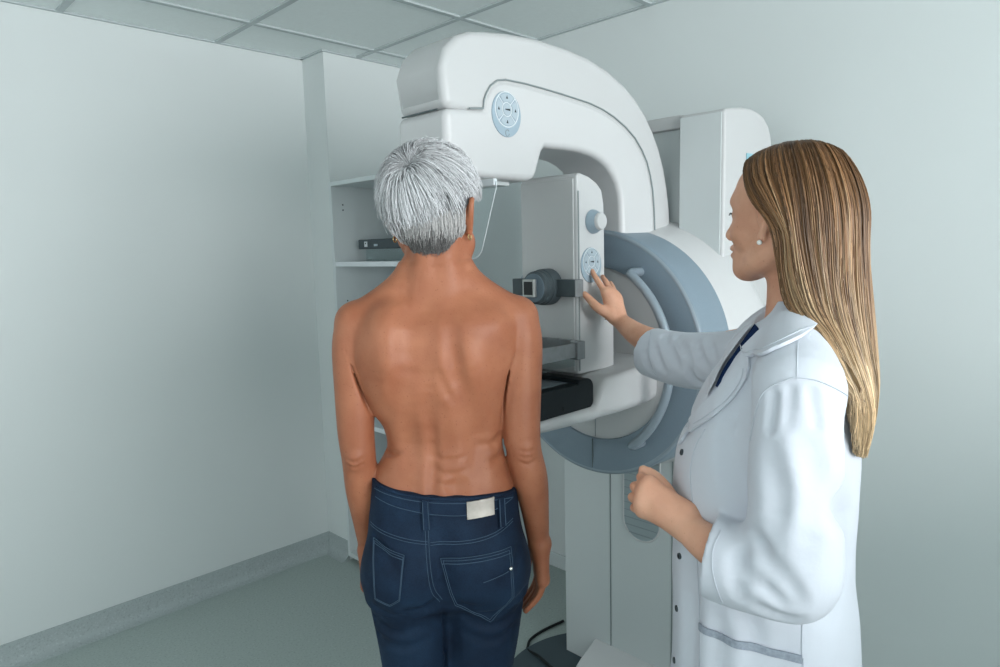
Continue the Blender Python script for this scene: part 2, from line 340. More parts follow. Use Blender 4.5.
# control pads
def pad(cx, cy, cz, a, b):
    fn = lambda p, t: (cx+p[0], cy-t, cz+p[1])
    ell = [(a*math.cos(t), b*math.sin(t)) for t in np.linspace(0, 2*PI, 48, endpoint=False)]
    pl = mp('control_pad', MB().prism(ell, fn, -.004, .003), M['padblue'], .0015)
    r = a*.80; oz = b-a*.80-.003*a/.045
    ring_ = MB()
    for rr in (r, r*.40): ring_.tube([fn((rr*math.cos(t), oz+rr*1.03*math.sin(t)), .003) for t in np.linspace(0, 2*PI, 40, endpoint=False)], .0014*a/.045, 6, closed=True)
    for q in (45, 135, 225, 315):
        c, s_ = math.cos(math.radians(q)), math.sin(math.radians(q)); ring_.tube([fn((rr*c, oz+rr*s_), .003) for rr in (r*.42, r*.98)], .0011*a/.045, 6)
    ring_.obj('ring', M['ringwhite'], pl)
    for k in range(4):
        q0 = 45+90*k+7; q1 = 135+90*k-7; ang = np.radians(np.linspace(q0, q1, 10))
        sec = [(r*.93*math.cos(t), oz+r*.93*math.sin(t)) for t in ang] + [(r*.48*math.cos(t), oz+r*.48*math.sin(t)) for t in ang[::-1]]
        key = MB().prism(sec, fn, .002, .0042); qm = math.radians((q0+q1)/2); c = (r*.72*math.cos(qm), oz+r*.72*math.sin(qm)); w = r*.085
        key.prism([(c[0]-w, c[1]-w), (c[0]+w, c[1]-w), (c[0], c[1]+w*1.3)], fn, .0042, .0046, 1)
        key.obj('button', [M['keygrey'], M['mark']], pl)
    cen = MB().prism([(r*.34*math.cos(t), oz+r*.34*math.sin(t)) for t in np.linspace(0, 2*PI, 24, endpoint=False)], fn, .002, .0042)
    cen.prism([(-.02*a/.045*.3, oz-.001), (r*.25, oz-.0025), (r*.25, oz+.0025), (-.02*a/.045*.3, oz+.0012)], fn, .0042, .0046, 1); cen.obj('button', [M['keygrey'], M['mark']], pl)
    lo = MB(); cz2 = -b*.82
    lo.tube([fn((a*.13*math.cos(t), cz2+a*.15*math.sin(t)), .003) for t in np.linspace(.6, 2*PI-.2, 20)], .0009, 6); lo.obj('button', M['greyline'], pl)
    return pl
pad(1.175, YA-.004, 1.862, .048, .052)
# compression unit
bxp = [(1.400, 1.735), (1.412, 1.741), (1.452, 1.733), (1.485, 1.719), (1.507, 1.700), (1.516, 1.665), (1.518, 1.60), (1.520, 1.35), (1.56, 1.345), (1.56, 1.215), (1.400, 1.215)]
cu = mp('compression_unit', MB().prism(bxp, fx, 1.110, 1.306), M['white'], .006, seg=4)
mp('compression_front', MB().box((1.3965, 1.121, 1.225), (1.4005, 1.304, 1.727)), M['shell'], .0015)
mp('slit', MB().box((1.4025, 1.1088, 1.225), (1.4065, 1.1105, 1.695)), M['greyline'])
mp('rear_rail', MB().box((1.50, 1.308, 1.25), (1.56, 1.335, 1.72)), M['darkgrey'], .002)
mp('rear_block', MB().box((1.46, 1.308, 1.38), (1.54, 1.36, 1.47)), M['rubber'], .006)
kb = mp('knob', MB().lathe([(0, -.002), (.030, -.002), (.032, .002), (.031, .008), (.024, .020), (.023, .023)], lambda a, b, h: (1.464+a, 1.110-h, 1.617+b), 40), M['padblue'])
MB().lathe([(.0225, .018), (.0225, .028), (.020, .032), (0, .0325)], lambda a, b, h: (1.464+a, 1.110-h, 1.617+b), 40).obj('knob_cap', M['white'], kb)
pad(1.455, 1.110, 1.503, .044, .047)
# clamp with its round dial and viewing square
cl = mp('clamp', MB().prism([(1.374, 1.098), (1.374, 1.322), (1.40, 1.322), (1.40, 1.306), (1.3965, 1.306), (1.3965, 1.110), (1.405, 1.110), (1.405, 1.098)], fz, 1.423, 1.468), M['darkgrey'], .002)
fc = MB().box((1.3725, 1.0965, 1.4235), (1.405, 1.0985, 1.4675)); fc.obj('clamp_end', M['steel'], cl)
MB().lathe([(0, 1.334), (.040, 1.334), (.0435, 1.338), (.0435, 1.350), (.0455, 1.352), (.0455, 1.362), (.048, 1.364), (.049, 1.380), (.049, 1.396)], lambda a, b, h: (h, 1.206+a, 1.447+b), 56).obj('dial', M['darkgrey'], cl)
MB().lathe([(0, 1.3325), (.037, 1.3325), (.039, 1.336)], lambda a, b, h: (h, 1.206+a, 1.447+b), 48).obj('dial_face', M['knobblue'], cl)
MB().box((1.326, 1.192, 1.424), (1.340, 1.232, 1.470)).obj('viewer_block', M['knobblue'], cl, bevel=.003)
MB().box((1.320, 1.192, 1.423), (1.331, 1.234, 1.470)).obj('viewer_frame', M['metal'], cl, bevel=.0015)
MB().box((1.319, 1.198, 1.429), (1.3205, 1.228, 1.464)).obj('viewer_window', M['black'], cl)
# compression paddle: grey frame, clear plate
pdl = MB(); pdl.box((1.10, 1.09, 1.268), (1.372, 1.096, 1.306)); pdl.box((1.10, 1.30, 1.268), (1.372, 1.306, 1.306)); pdl.box((1.10, 1.096, 1.268), (1.106, 1.30, 1.306)); pdl.box((1.106, 1.096, 1.268), (1.372, 1.30, 1.2715))
pd = mp('compression_paddle', pdl, M['steel'], .001, fix=False)
MB().box((1.362, 1.083, 1.262), (1.394, 1.112, 1.309)).box((1.362, 1.296, 1.262), (1.402, 1.318, 1.309)).box((1.385, 1.112, 1.27), (1.397, 1.296, 1.309)).obj('paddle_bracket', M['steel'], pd, bevel=.002, fix=False)
MB().box((1.11, 1.115, 1.240), (1.39, 1.30, 1.243)).box((1.385, 1.115, 1.243), (1.39, 1.30, 1.27)).obj('clear_plate', M['clear'], pd, fix=False)
# object table: white tray swept from the ring, black detector with rounded corner
plan = [(1.66, 1.02), (1.56, 1.022), (1.46, 1.03), (1.40, 1.035), (1.12, 1.035), (1.095, 1.045), (1.083, 1.07), (1.083, 1.40), (1.095, 1.425), (1.12, 1.435), (1.40, 1.435), (1.56, 1.45), (1.66, 1.45)]
def sect(x):      # (top, bottom) of the tray along x
    top = float(np.interp(x, [1.08, 1.38, 1.42, 1.50, 1.57, 1.60, 1.66], [1.142, 1.142, 1.212, 1.216, 1.222, 1.236, 1.240]))
    bot = float(np.interp(x, [1.08, 1.12, 1.25, 1.40, 1.50, 1.60, 1.66], [1.128, 1.118, 1.110, 1.104, 1.104, 1.108, 1.115]))
    y0 = float(np.interp(x, [1.08, 1.10, 1.13, 1.40, 1.50, 1.60, 1.66], [1.07, 1.048, 1.038, 1.036, 1.030, 1.024, 1.024]))
    return top, bot, y0, 2*CY-y0
vs = []; xs = [1.083, 1.09, 1.105, 1.13, 1.2, 1.3, 1.375, 1.385, 1.395, 1.41, 1.43, 1.46, 1.5, 1.54, 1.565, 1.575, 1.585, 1.595, 1.61, 1.65]; NS = 28
for x in xs:
    t_, b_, y0, y1 = sect(x); hh = t_-b_; rt = min(.016, hh*.45); rb = min(.030, hh*.5)
    for cx_, cz_, r__, a0 in ((y1-rt, t_-rt, rt, 0), (y0+rt, t_-rt, rt, 90), (y0+rb, b_+rb, rb, 180), (y1-rb, b_+rb, rb, 270)):
        for q in np.linspace(a0, a0+90, 7): vs.append((x, cx_+r__*math.cos(math.radians(q)), cz_+r__*math.sin(math.radians(q))))
fs = [(i*NS+k, i*NS+(k+1) % NS, (i+1)*NS+(k+1) % NS, (i+1)*NS+k) for i in range(len(xs)-1) for k in range(NS)] + [tuple(range(NS)), tuple((len(xs)-1)*NS+k for k in range(NS))]
mp('support_tray', MB().add(vs, fs), M['white'], ang=55)
dp = [(1.386-.0, z) for z in ()]
r_ = .022; det = [(1.06, 1.137), (1.365, 1.137)] + [(1.365+r_*math.cos(a), 1.159+r_*math.sin(a)) for a in np.linspace(-PI/2, 0, 7)] + [(1.387, 1.194)] + [(1.363+.024*math.cos(a), 1.194+.024*math.sin(a)) for a in np.linspace(0, PI/2, 7)] + [(1.33, 1.218), (1.325, 1.208), (1.06, 1.208)]
de = mp('detector', MB().prism(det, fx, 1.052, 1.428), M['carbon'], .003)
MB().box((1.10, 1.085, 1.2085), (1.32, 1.395, 1.2095)).obj('clear_cover', M['sky_reflect'], de)
MB().lathe([(0, 0), (.003, 0), (.003, .001)], lambda a, b, h: (1.262+a, 1.0518-h, 1.157+b*1.6), 12).obj('indicator', M['black'], de)
# face shield under the tube head
fs_ = [(1.345, 1.70), (1.083, 1.70), (1.083, 1.686), (1.128, 1.565), (1.136, 1.545), (1.15, 1.533), (1.17, 1.529), (1.26, 1.529), (1.30, 1.545), (1.345, 1.686)]
fsp = [(p[0], p[1]) for p in fs_]
shd = mp('face_shield', MB().prism(fsp, lambda p, t: (t, p[0], p[1]), 1.079, 1.083), M['clear'])
MB().box((1.075, 1.085, 1.690), (1.087, 1.345, 1.706)).obj('shield_clip', M['ringwhite'], shd, bevel=.002)
MB().tube([(1.081, *p) for p in fsp[1:]], .0013, 6).obj('shield_edge', M['ringwhite'], shd)
# cable on the floor
cp = spline([(2.05, 1.72, .007), (1.94, 1.735, .007), (1.86, 1.73, .007), (1.815, 1.705, .008), (1.79, 1.68, .012), (1.778, 1.62, .022), (1.765, 1.57, .023), (1.75, 1.50, .023)], 8)
tag(MB().tube(cp, .0055, 8).obj('power_cable', M['rubber']), 'black power cable curling across the floor and the dark base plate', 'cable')
# ------------------------------------------------------------------ implicit modelling: smooth unions of limbs, lofts and ellipsoids on a grid
def pchip(xs, ys, x):
    xs = np.asarray(xs, float); ys = np.asarray(ys, float); x = np.clip(x, xs[0], xs[-1])
    h = np.diff(xs); d = np.diff(ys)/h; m = np.zeros(len(xs))
    m[1:-1] = np.where(d[:-1]*d[1:] > 0, 2*d[:-1]*d[1:]/np.where(d[:-1]+d[1:] == 0, 1, d[:-1]+d[1:]), 0); m[0] = d[0]; m[-1] = d[-1]
    i = np.clip(np.searchsorted(xs, x)-1, 0, len(h)-1); t = (x-xs[i])/h[i]
    return ys[i]*(1+2*t)*(1-t)**2 + m[i]*h[i]*t*(1-t)**2 + ys[i+1]*t*t*(3-2*t) + m[i+1]*h[i]*t*t*(t-1)
class SDF:
    def __init__(s, lo, hi, h):
        s.lo = np.array(lo, np.float32); s.h = h; s.n = np.ceil((np.array(hi)-s.lo)/h).astype(int)+1
        s.F = np.full(s.n, .5, np.float32); s.ax = [s.lo[i]+h*np.arange(s.n[i], dtype=np.float32) for i in range(3)]
    def blk(s, lo, hi):
        a = np.clip(np.floor((np.array(lo)-s.lo)/s.h).astype(int), 0, s.n); b = np.clip(np.ceil((np.array(hi)-s.lo)/s.h).astype(int)+1, 0, s.n)
        sl = tuple(slice(int(a[i]), int(b[i])) for i in range(3))
        return sl, s.ax[0][sl[0]][:, None, None], s.ax[1][sl[1]][None, :, None], s.ax[2][sl[2]][None, None, :]
    def put(s, sl, d, k, sub=False):
        F = s.F[sl]
        if F.size == 0: return
        d = np.broadcast_to(d, F.shape)
        if sub:
            d = -d
            if k: e = np.maximum(k-np.abs(F-d), 0)/k; s.F[sl] = np.maximum(F, d)+e*e*k*.25
            else: s.F[sl] = np.maximum(F, d)
        else:
            if k: e = np.maximum(k-np.abs(F-d), 0)/k; s.F[sl] = np.minimum(F, d)-e*e*k*.25
            else: s.F[sl] = np.minimum(F, d)
    def chain(s, pts, rad, k=.01, sub=False, per=6, flat=None):
        """tapered limb through joints; flat=(direction, factor) squashes the section"""
        P = np.array(pts, float); r = np.array(rad, float)
        if per > 1 and len(P) > 2: Q = spline(np.c_[P, r], per); P, r = Q[:, :3], Q[:, 3]
        pad = r.max()+k+3*s.h
        sl, X, Y, Z = s.blk(P.min(0)-pad, P.max(0)+pad)
        T = np.full((X.shape[0], Y.shape[1], Z.shape[2]), .5, np.float32)
        if T.size == 0: return s
        o = [q.start for q in sl]
        for i in range(len(P)-1):
            p, q = P[i], P[i+1]; rr = max(r[i], r[i+1])+k+3*s.h; a = np.minimum(p, q)-rr; b = np.maximum(p, q)+rr
            sb, x, y, z = s.blk(a, b)
            ls = tuple(slice(max(sb[j].start-o[j], 0), max(sb[j].stop-o[j], 0)) for j in range(3))
            t_ = T[ls]
            if t_.size == 0: continue
            x, y, z = x-np.float32(p[0]), y-np.float32(p[1]), z-np.float32(p[2]); d = (q-p).astype(np.float32); L = max(float(d@d), 1e-12)
            t = np.clip((x*d[0]+y*d[1]+z*d[2])/L, 0, 1)
            x, y, z = x-t*d[0], y-t*d[1], z-t*d[2]
            D = x*x+y*y+z*z
            if flat is not None:
                n = np.array(flat[0], float); n /= np.linalg.norm(n); u = x*np.float32(n[0])+y*np.float32(n[1])+z*np.float32(n[2]); D = D+u*u*np.float32(1/flat[1]**2-1)
            T[ls] = np.minimum(t_, np.sqrt(D)-(r[i]+(r[i+1]-r[i])*t))
        s.put(sl, T, k, sub); return s
    def ell(s, c, rad, k=.01, sub=False, rot=None):
        c = np.array(c, float); rad = np.array(rad, float); pad = rad.max()+k+3*s.h
        sl, X, Y, Z = s.blk(c-pad, c+pad); x, y, z = X-np.float32(c[0]), Y-np.float32(c[1]), Z-np.float32(c[2])
        if rot is not None:
            R = np.array(rot, np.float32); x, y, z = (R[0, i]*x+R[1, i]*y+R[2, i]*z for i in range(3))
        a, b, e = x/rad[0], y/rad[1], z/rad[2]; k0 = np.sqrt(a*a+b*b+e*e)
        k1 = np.sqrt((a/rad[0])**2+(b/rad[1])**2+(e/rad[2])**2)+1e-6
        s.put(sl, (k0*(k0-1)/k1).astype(np.float32), k, sub); return s
    def loft(s, lev, k=.01, sub=False, n=2.2):
        """lev rows: z, centre x, centre y, half x, half y(-), half y(+)"""
        L = np.array(lev, float); z0, z1 = L[0, 0], L[-1, 0]; m = L[:, 3:].max()+.1
        sl, X, Y, Z = s.blk((L[:, 1].min()-m, L[:, 2].min()-m, z0-k-.01), (L[:, 1].max()+m, L[:, 2].max()+m, z1+k+.01))
        z = Z.ravel(); g = [pchip(L[:, 0], L[:, j], z).astype(np.float32)[None, None, :] for j in range(1, 6)]
        x = np.abs(X-g[0])/g[2]; yy = Y-g[1]; y = np.where(yy < 0, -yy/g[3], yy/g[4])
        rho = (x**n+y**n)**(1/n); d = (rho-1)*np.minimum(g[2], np.minimum(g[3], g[4]))
        d = np.maximum(d, np.maximum(z0-Z, Z-z1)); s.put(sl, d, k, sub); return s
    def cut(s, fn):
        sl, X, Y, Z = s.blk(s.lo, s.lo+s.h*s.n); s.F = np.maximum(s.F, np.broadcast_to(fn(X, Y, Z), s.F.shape).astype(np.float32)); return s
    def surf(s, a, c, axis=1, sign=1):
        """first surface met travelling along +axis (sign 1) or -axis at the two other coordinates"""
        oth = [i for i in range(3) if i != axis]; idx = [0, 0, 0]
        for i, v in zip(oth, (a, c)): idx[i] = int(np.clip(round((v-s.lo[i])/s.h), 0, s.n[i]-1))
        idx[axis] = slice(None); col = s.F[tuple(idx)]; w = np.nonzero(col < 0)[0]
        if len(w) == 0: return None
        return float(s.ax[axis][w[0] if sign > 0 else w[-1]])
    def crease(s, pts, r, depth, k=.012, axis=1, sign=1, add=False, per=5):
        """a groove (or ridge) drawn over the surface seen along an axis"""
        Q = spline(pts, per) if len(pts) > 2 else np.array(pts, float); out = []; rr = []
        for i, (a, c) in enumerate(Q):
            y = s.surf(a, c, axis, sign)
            if y is None: continue
            f = math.sin(PI*(i+.6)/(len(Q)+.2)); off = ((-(r-depth*f)-(1-f)*k*.5) if not add else (r-depth*f)+(.35+.4*(1-f))*k*.5)*sign
            p = [0, 0, 0]; oth = [i_ for i_ in range(3) if i_ != axis]; p[oth[0]] = a; p[oth[1]] = c; p[axis] = y+off; out.append(p); rr.append(r)
        if len(out) > 1: s.chain(out, rr, k, sub=not add, per=1)
        return s
    def mesh(s, smooth=1):
        F = s.F; n = s.n; S = F < 0
        c = S[:-1, :-1, :-1].astype(np.uint8)
        for d in ((1,0,0),(0,1,0),(0,0,1),(1,1,0),(1,0,1),(0,1,1),(1,1,1)):
            c += S[d[0]:n[0]-1+d[0], d[1]:n[1]-1+d[1], d[2]:n[2]-1+d[2]]
        I = np.argwhere((c > 0) & (c < 8)); N = len(I)
        vid = np.full(c.shape, -1, np.int32); vid[I[:, 0], I[:, 1], I[:, 2]] = np.arange(N)
        acc = np.zeros((N, 3)); cnt = np.zeros(N)
        corner = [(i, j, k) for i in (0, 1) for j in (0, 1) for k in (0, 1)]
        val = {q: F[I[:, 0]+q[0], I[:, 1]+q[1], I[:, 2]+q[2]].astype(float) for q in corner}
        for q in corner:
            for a in range(3):
                if q[a]: continue
                w = list(q); w[a] = 1; w = tuple(w); f0, f1 = val[q], val[w]; m = (f0 < 0) != (f1 < 0)
                t = np.where(m, f0/np.where(m, f0-f1, 1), 0); p = np.tile(np.array(q, float), (N, 1)); p[:, a] += t
                acc[m] += p[m]; cnt[m] += 1
        V = (I+acc/cnt[:, None])*s.h+s.lo; Q = []
        for a in range(3):
            b, e = (a+1) % 3, (a+2) % 3
            A = [slice(None)]*3; B = [slice(None)]*3; A[a] = slice(0, n[a]-1); B[a] = slice(1, n[a])
            s0 = S[tuple(A)]; ch = s0 != S[tuple(B)]; E = np.argwhere(ch)
            ok = (E[:, b] > 0) & (E[:, e] > 0) & (E[:, b] < n[b]-1) & (E[:, e] < n[e]-1); E = E[ok]
            def v(db, de):
                P = E.copy(); P[:, b] -= db; P[:, e] -= de; return vid[P[:, 0], P[:, 1], P[:, 2]]
            q = np.stack([v(1, 1), v(0, 1), v(0, 0), v(1, 0)], 1); inv = ~s0[E[:, 0], E[:, 1], E[:, 2]]
            q[inv] = q[inv][:, ::-1]; Q.append(q)
        Q = np.concatenate(Q); Q = Q[(Q >= 0).all(1)]
        ed = np.concatenate([Q[:, [0, 1]], Q[:, [1, 2]], Q[:, [2, 3]], Q[:, [3, 0]]])
        for _ in range(smooth):
            for lam in (.5, -.52):
                acc = np.zeros_like(V); cnt = np.zeros(len(V))
                np.add.at(acc, ed[:, 0], V[ed[:, 1]]); np.add.at(acc, ed[:, 1], V[ed[:, 0]]); np.add.at(cnt, ed[:, 0], 1); np.add.at(cnt, ed[:, 1], 1)
                V = V+lam*(acc/np.maximum(cnt, 1)[:, None]-V)
        return V, Q
    def obj(s, name, m, parent=None, smooth=1):
        V, Q = s.mesh(smooth); me = npmesh(name, V, Q); o = bpy.data.objects.new(name, me); COL.objects.link(o); me.materials.append(m)
        if parent is not None: o.parent = parent
        return o
def npmesh(name, V, Q):
    me = bpy.data.meshes.new(name); V = np.ascontiguousarray(V, np.float32); Q = np.ascontiguousarray(Q, np.int32); k = Q.shape[1]
    me.vertices.add(len(V)); me.vertices.foreach_set('co', V.ravel()); me.loops.add(Q.size); me.loops.foreach_set('vertex_index', Q.ravel())
    me.polygons.add(len(Q)); me.polygons.foreach_set('loop_start', np.arange(0, Q.size, k, dtype=np.int32)); me.polygons.foreach_set('use_smooth', np.ones(len(Q), bool))
    me.update(calc_edges=True); me.validate(); return me
def ry(a):      # rotation about z (columns are the local axes)
    c, s_ = math.cos(a), math.sin(a); return np.array([[c, -s_, 0], [s_, c, 0], [0, 0, 1]])
def strands(name, paths, radii, colors, m, parent, seg=3):
    """many hair strands as one mesh: paths (N, K, 3)"""
    P = np.asarray(paths, float); N, K, _ = P.shape; T = np.gradient(P, axis=1); T /= np.linalg.norm(T, axis=2, keepdims=True)+1e-9
    ref = np.tile(np.array([.37, .53, .11]), (N, K, 1)); A = np.cross(T, ref); A /= np.linalg.norm(A, axis=2, keepdims=True)+1e-9; B = np.cross(T, A)
    R = np.asarray(radii)[..., None]
    V = np.stack([P+(A*math.cos(2*PI*q/seg)+B*math.sin(2*PI*q/seg))*R for q in range(seg)], 2).reshape(-1, 3)
    base = (np.arange(N)[:, None, None]*K+np.arange(K-1)[None, :, None])*seg; q = np.arange(seg)[None, None, :]; q2 = (q+1) % seg
    Q = np.stack([base+q, base+q2, base+seg+q2, base+seg+q], -1).reshape(-1, 4); me = npmesh(name, V, Q)
    at = me.color_attributes.new('tone', 'FLOAT_COLOR', 'POINT'); c = np.repeat(np.asarray(colors, np.float32).reshape(N*K, -1), seg, 0)
    at.data.foreach_set('color', np.c_[c, np.ones(len(c), np.float32)].ravel().astype(np.float32))
    o = bpy.data.objects.new(name, me); COL.objects.link(o); me.materials.append(m); o.parent = parent; return o
def hairmat(name, rough=.42, spec=.35):
    m = bpy.data.materials.new(name); m.use_nodes = True; n, l, b = nodes_of(m); a = n.new('ShaderNodeVertexColor'); a.layer_name = 'tone'
    l.new(a.outputs[0], b.inputs['Base Color']); b.inputs['Roughness'].default_value = rough; b.inputs['Specular IOR Level'].default_value = spec; return m
def skin(name, c, freck, bump=.25):
    m = mat(name, c, .5, .35, sss=.12); n, l, b = nodes_of(m); tc = n.new('ShaderNodeTexCoord')
    a = n.new('ShaderNodeTexNoise'); a.inputs['Scale'].default_value = 14; a.inputs['Detail'].default_value = 5
    r = n.new('ShaderNodeValToRGB'); r.color_ramp.elements[0].position = .35; r.color_ramp.elements[1].position = .68
    r.color_ramp.elements[0].color = (c[0]*.86, c[1]*.78, c[2]*.74, 1); r.color_ramp.elements[1].color = (c[0]*1.07, c[1]*1.08, c[2]*1.08, 1)
    f = n.new('ShaderNodeTexNoise'); f.inputs['Scale'].default_value = 260; f.inputs['Detail'].default_value = 1
    fr = n.new('ShaderNodeValToRGB'); fr.color_ramp.elements[0].position = .68; fr.color_ramp.elements[1].position = .78; fr.color_ramp.elements[0].color = (0, 0, 0, 1); fr.color_ramp.elements[1].color = (freck,)*3+(1,)
    mx = n.new('ShaderNodeMix'); mx.data_type = 'RGBA'; mx.inputs['B'].default_value = (c[0]*.5, c[1]*.36, c[2]*.3, 1)
    for q in (a, f): l.new(tc.outputs['Object'], q.inputs['Vector'])
    l.new(a.outputs['Fac'], r.inputs['Fac']); l.new(f.outputs['Fac'], fr.inputs['Fac']); l.new(fr.outputs['Color'], mx.inputs['Factor']); l.new(r.outputs['Color'], mx.inputs['A']); l.new(mx.outputs['Result'], b.inputs['Base Color'])
    h = n.new('ShaderNodeTexNoise'); h.inputs['Scale'].default_value = 240; h.inputs['Detail'].default_value = 4; l.new(tc.outputs['Object'], h.inputs['Vector'])
    bp = n.new('ShaderNodeBump'); bp.inputs['Strength'].default_value = bump; bp.inputs['Distance'].default_value = .0015; l.new(h.outputs['Fac'], bp.inputs['Height']); l.new(bp.outputs['Normal'], b.inputs['Normal'])
    return m
def hand(F, wrist, wr, fingers, thumb, fr=.0082, k=.010):
    """fingers: four lists of joints (knuckle, middle, end, tip), index first; thumb: base, knuckle, joint, tip"""
    w = np.array(wrist, float); kn = [np.array(f[0], float) for f in fingers]; mid = sum(kn)/4
    for i, f in enumerate(fingers):
        b = w+(kn[i]-mid)*.55; F.chain([b, (b+kn[i])/2, kn[i]], [wr*.62, .0125, fr*1.22], .016, per=3)
    for i in range(3): F.chain([kn[i], kn[i+1]], [fr*1.12]*2, .010, per=1); F.chain([w+(kn[i]-mid)*.5, (kn[i]+kn[i+1])/2], [.013, .0105], .014, per=1)
    sz = [1.0, 1.03, .98, .86]
    for i, f in enumerate(fingers):
        n = len(f); F.chain(f, [fr*sz[i]*q for q in np.linspace(1.12, .84, n)], .0035, per=3)
    F.chain(thumb, [.0145, .0125, .0100, .0080][:len(thumb)], .010, per=3)
def face(F, c, yaw, s=1.0, ears=True, eo=1.0, ex=0.0, ez=0.0):
    """a head looking along local -x, turned by yaw about z; c: centre of the skull"""
    R = ry(yaw); c = np.array(c, float); p = lambda x, y, z: c+R@np.array([x, y, z])*s
    e_ = lambda x, y, z: (x+ex, y*eo, z+ez)
    E = lambda q, r, k=.012, sub=False: F.ell(p(*q), np.array(r)*s, k, sub, R)
    Ch = lambda pts, r, k=.01, sub=False: F.chain([p(*q) for q in pts], np.array(r)*s, k, sub)
    E((.012, 0, .012), (.093, .072, .082)); E((-.026, 0, -.022), (.064, .060, .068), .03)
    Ch([(.018, .050, -.062), (-.025, .044, -.082), (-.064, .017, -.096)], [.020, .017, .016], .03); Ch([(.018, -.050, -.062), (-.025, -.044, -.082), (-.064, -.017, -.096)], [.020, .017, .016], .03)
    E((-.064, 0, -.072), (.028, .034, .034), .02); E((-.075, 0, -.096), (.017, .021, .014), .014)
    E((-.038, 0, .040), (.040, .056, .047), .03); Ch([(-.074, .030, .021), (-.080, 0, .020), (-.074, -.030, .021)], [.009, .009, .009], .02)
    for q in (1, -1):
        E((-.092, .031*q, .000), (.013, .017, .011), .014, True); E((-.070, .031*q, -.001), (.013, .013, .012), .004)
        E((-.056, .040*q, -.034), (.018, .017, .018), .022)
    Ch([(-.086, 0, .010), (-.094, 0, -.012), (-.106, 0, -.034)], [.007, .008, .0095], .010)
    E((-.098, .010, -.038), (.009, .007, .007), .007); E((-.098, -.010, -.038), (.009, .007, .007), .007)
    Ch([(-.083, .021, -.0605), (-.0955, .007, -.058), (-.0955, -.007, -.058), (-.083, -.021, -.0605)], [.005, .0065, .0065, .005], .006)
    Ch([(-.082, .019, -.0695), (-.0935, .006, -.070), (-.0935, -.006, -.070), (-.082, -.019, -.0695)], [.005, .0075, .0075, .005], .006)
    Ch([(-.085, .022, -.0642), (-.1025, 0, -.0638), (-.085, -.022, -.0642)], [.0018, .0022, .0018], .003, True)
    if ears:
        for q in (1, -1):
            b = [(.004, .070*q, -.040), (.012, .077*q, -.028), (.024, .084*q, -.006), (.025, .086*q, .014), (.013, .082*q, .022), (.002, .076*q, .014)]
            b = [e_(*v) for v in b]; Ch(b, [.0062, .0058, .0058, .0055, .0052, .0045], .004); E(e_(.012, .074*q, -.006), (.014, .007, .024), .008)
            E(e_(.009, .081*q, -.006), (.007, .005, .011), .004, True); E(e_(.006, .073*q, -.040), (.007, .0055, .008), .006)
    return p, R

# ------------------------------------------------------------------ the patient (local x = her right, y = ahead of her, z = up)
AZP = math.radians(39.7)
pat = thing('person', 'person with short silver grey hair, bare back and dark blue jeans standing at the machine', 'person', (.882, 1.061, 0), -AZP)
M['skinp'] = skin('warm_skin', (.375, .145, .077), .6); M['skind'] = skin('fair_skin', (.72, .40, .275), .35)
F = SDF((-.26, -.17, .72), (.27, .19, 1.80), .003)
lev = [(.94, .0, 0, .150, .095, .09), (1.00, .0, 0, .150, .094, .09), (1.05, .000, -.002, .146, .084, .088), (1.10, -.002, .002, .137, .077, .085), (1.16, .006, .006, .119, .074, .080), (1.22, .001, .004, .128, .082, .082),
       (1.29, -.010, 0, .149, .092, .092), (1.35, -.012, -.002, .162, .096, .10), (1.40, -.006, -.002, .156, .088, .09), (1.44, 0, 0, .125, .066, .07), (1.475, 0, 0, .085, .048, .05), (1.51, 0, 0, .052, .045, .045)]
F.loft(lev, n=2.35)
for q in (1, -1):
    F.chain([(.040*q, .0, 1.535), (.075*q, -.002, 1.478), (.125*q, -.002, 1.437), (.165*q, 0, 1.412)], [.022, .030, .034, .040], .035)
    F.chain([(.10*q, -.045, 1.40), (.118*q, -.02, 1.34), (.108*q, -.01, 1.25)], [.035, .036, .028], .03)      # lats
# arms
F.chain([(.161, 0, 1.412), (.168, -.004, 1.36), (.167, -.008, 1.27), (.165, -.014, 1.19), (.168, -.016, 1.135), (.182, -.012, 1.07), (.193, .004, .99), (.200, .018, .925)],
        [.043, .0445, .0415, .0390, .0370, .0360, .029, .0235], .006)
F.ell((.170, -.040, 1.138), (.016, .014, .018), .016); F.ell((.218, .012, .917), (.009, .011, .013), .010)
F.chain([(-.161, 0, 1.412), (-.170, -.002, 1.36), (-.173, -.004, 1.27), (-.174, -.006, 1.19), (-.171, -.004, 1.13), (-.170, .012, 1.06), (-.168, .042, .98), (-.168, .068, .915)],
        [.043, .0435, .0400, .0370, .0345, .0335, .028, .0225], .006)
F.ell((-.176, -.034, 1.138), (.015, .012, .017), .014)
def phand(q, wx, wy, wz, dx):
    fg = []
    for i, dy in enumerate((.052, .032, .012, -.006)):
        L = [.95, 1.0, .97, .82][i]
        fg.append([(wx+.004*q, wy+dy, wz-.088), (wx-.004*q-dx, wy+dy+.003, wz-.088-.036*L), (wx-.018*q-dx, wy+dy+.004, wz-.088-.060*L), (wx-.033*q-dx, wy+dy+.004, wz-.088-.078*L)])
    hand(F, (wx, wy+.018, wz-.015), .026, fg, [(wx-.006*q, wy+.045, wz-.03), (wx-.018*q, wy+.068, wz-.062), (wx-.022*q, wy+.072, wz-.092), (wx-.026*q, wy+.070, wz-.116)], .0085)
phand(1, .203, .004, .925, 0); phand(-1, -.170, .052, .915, 0)
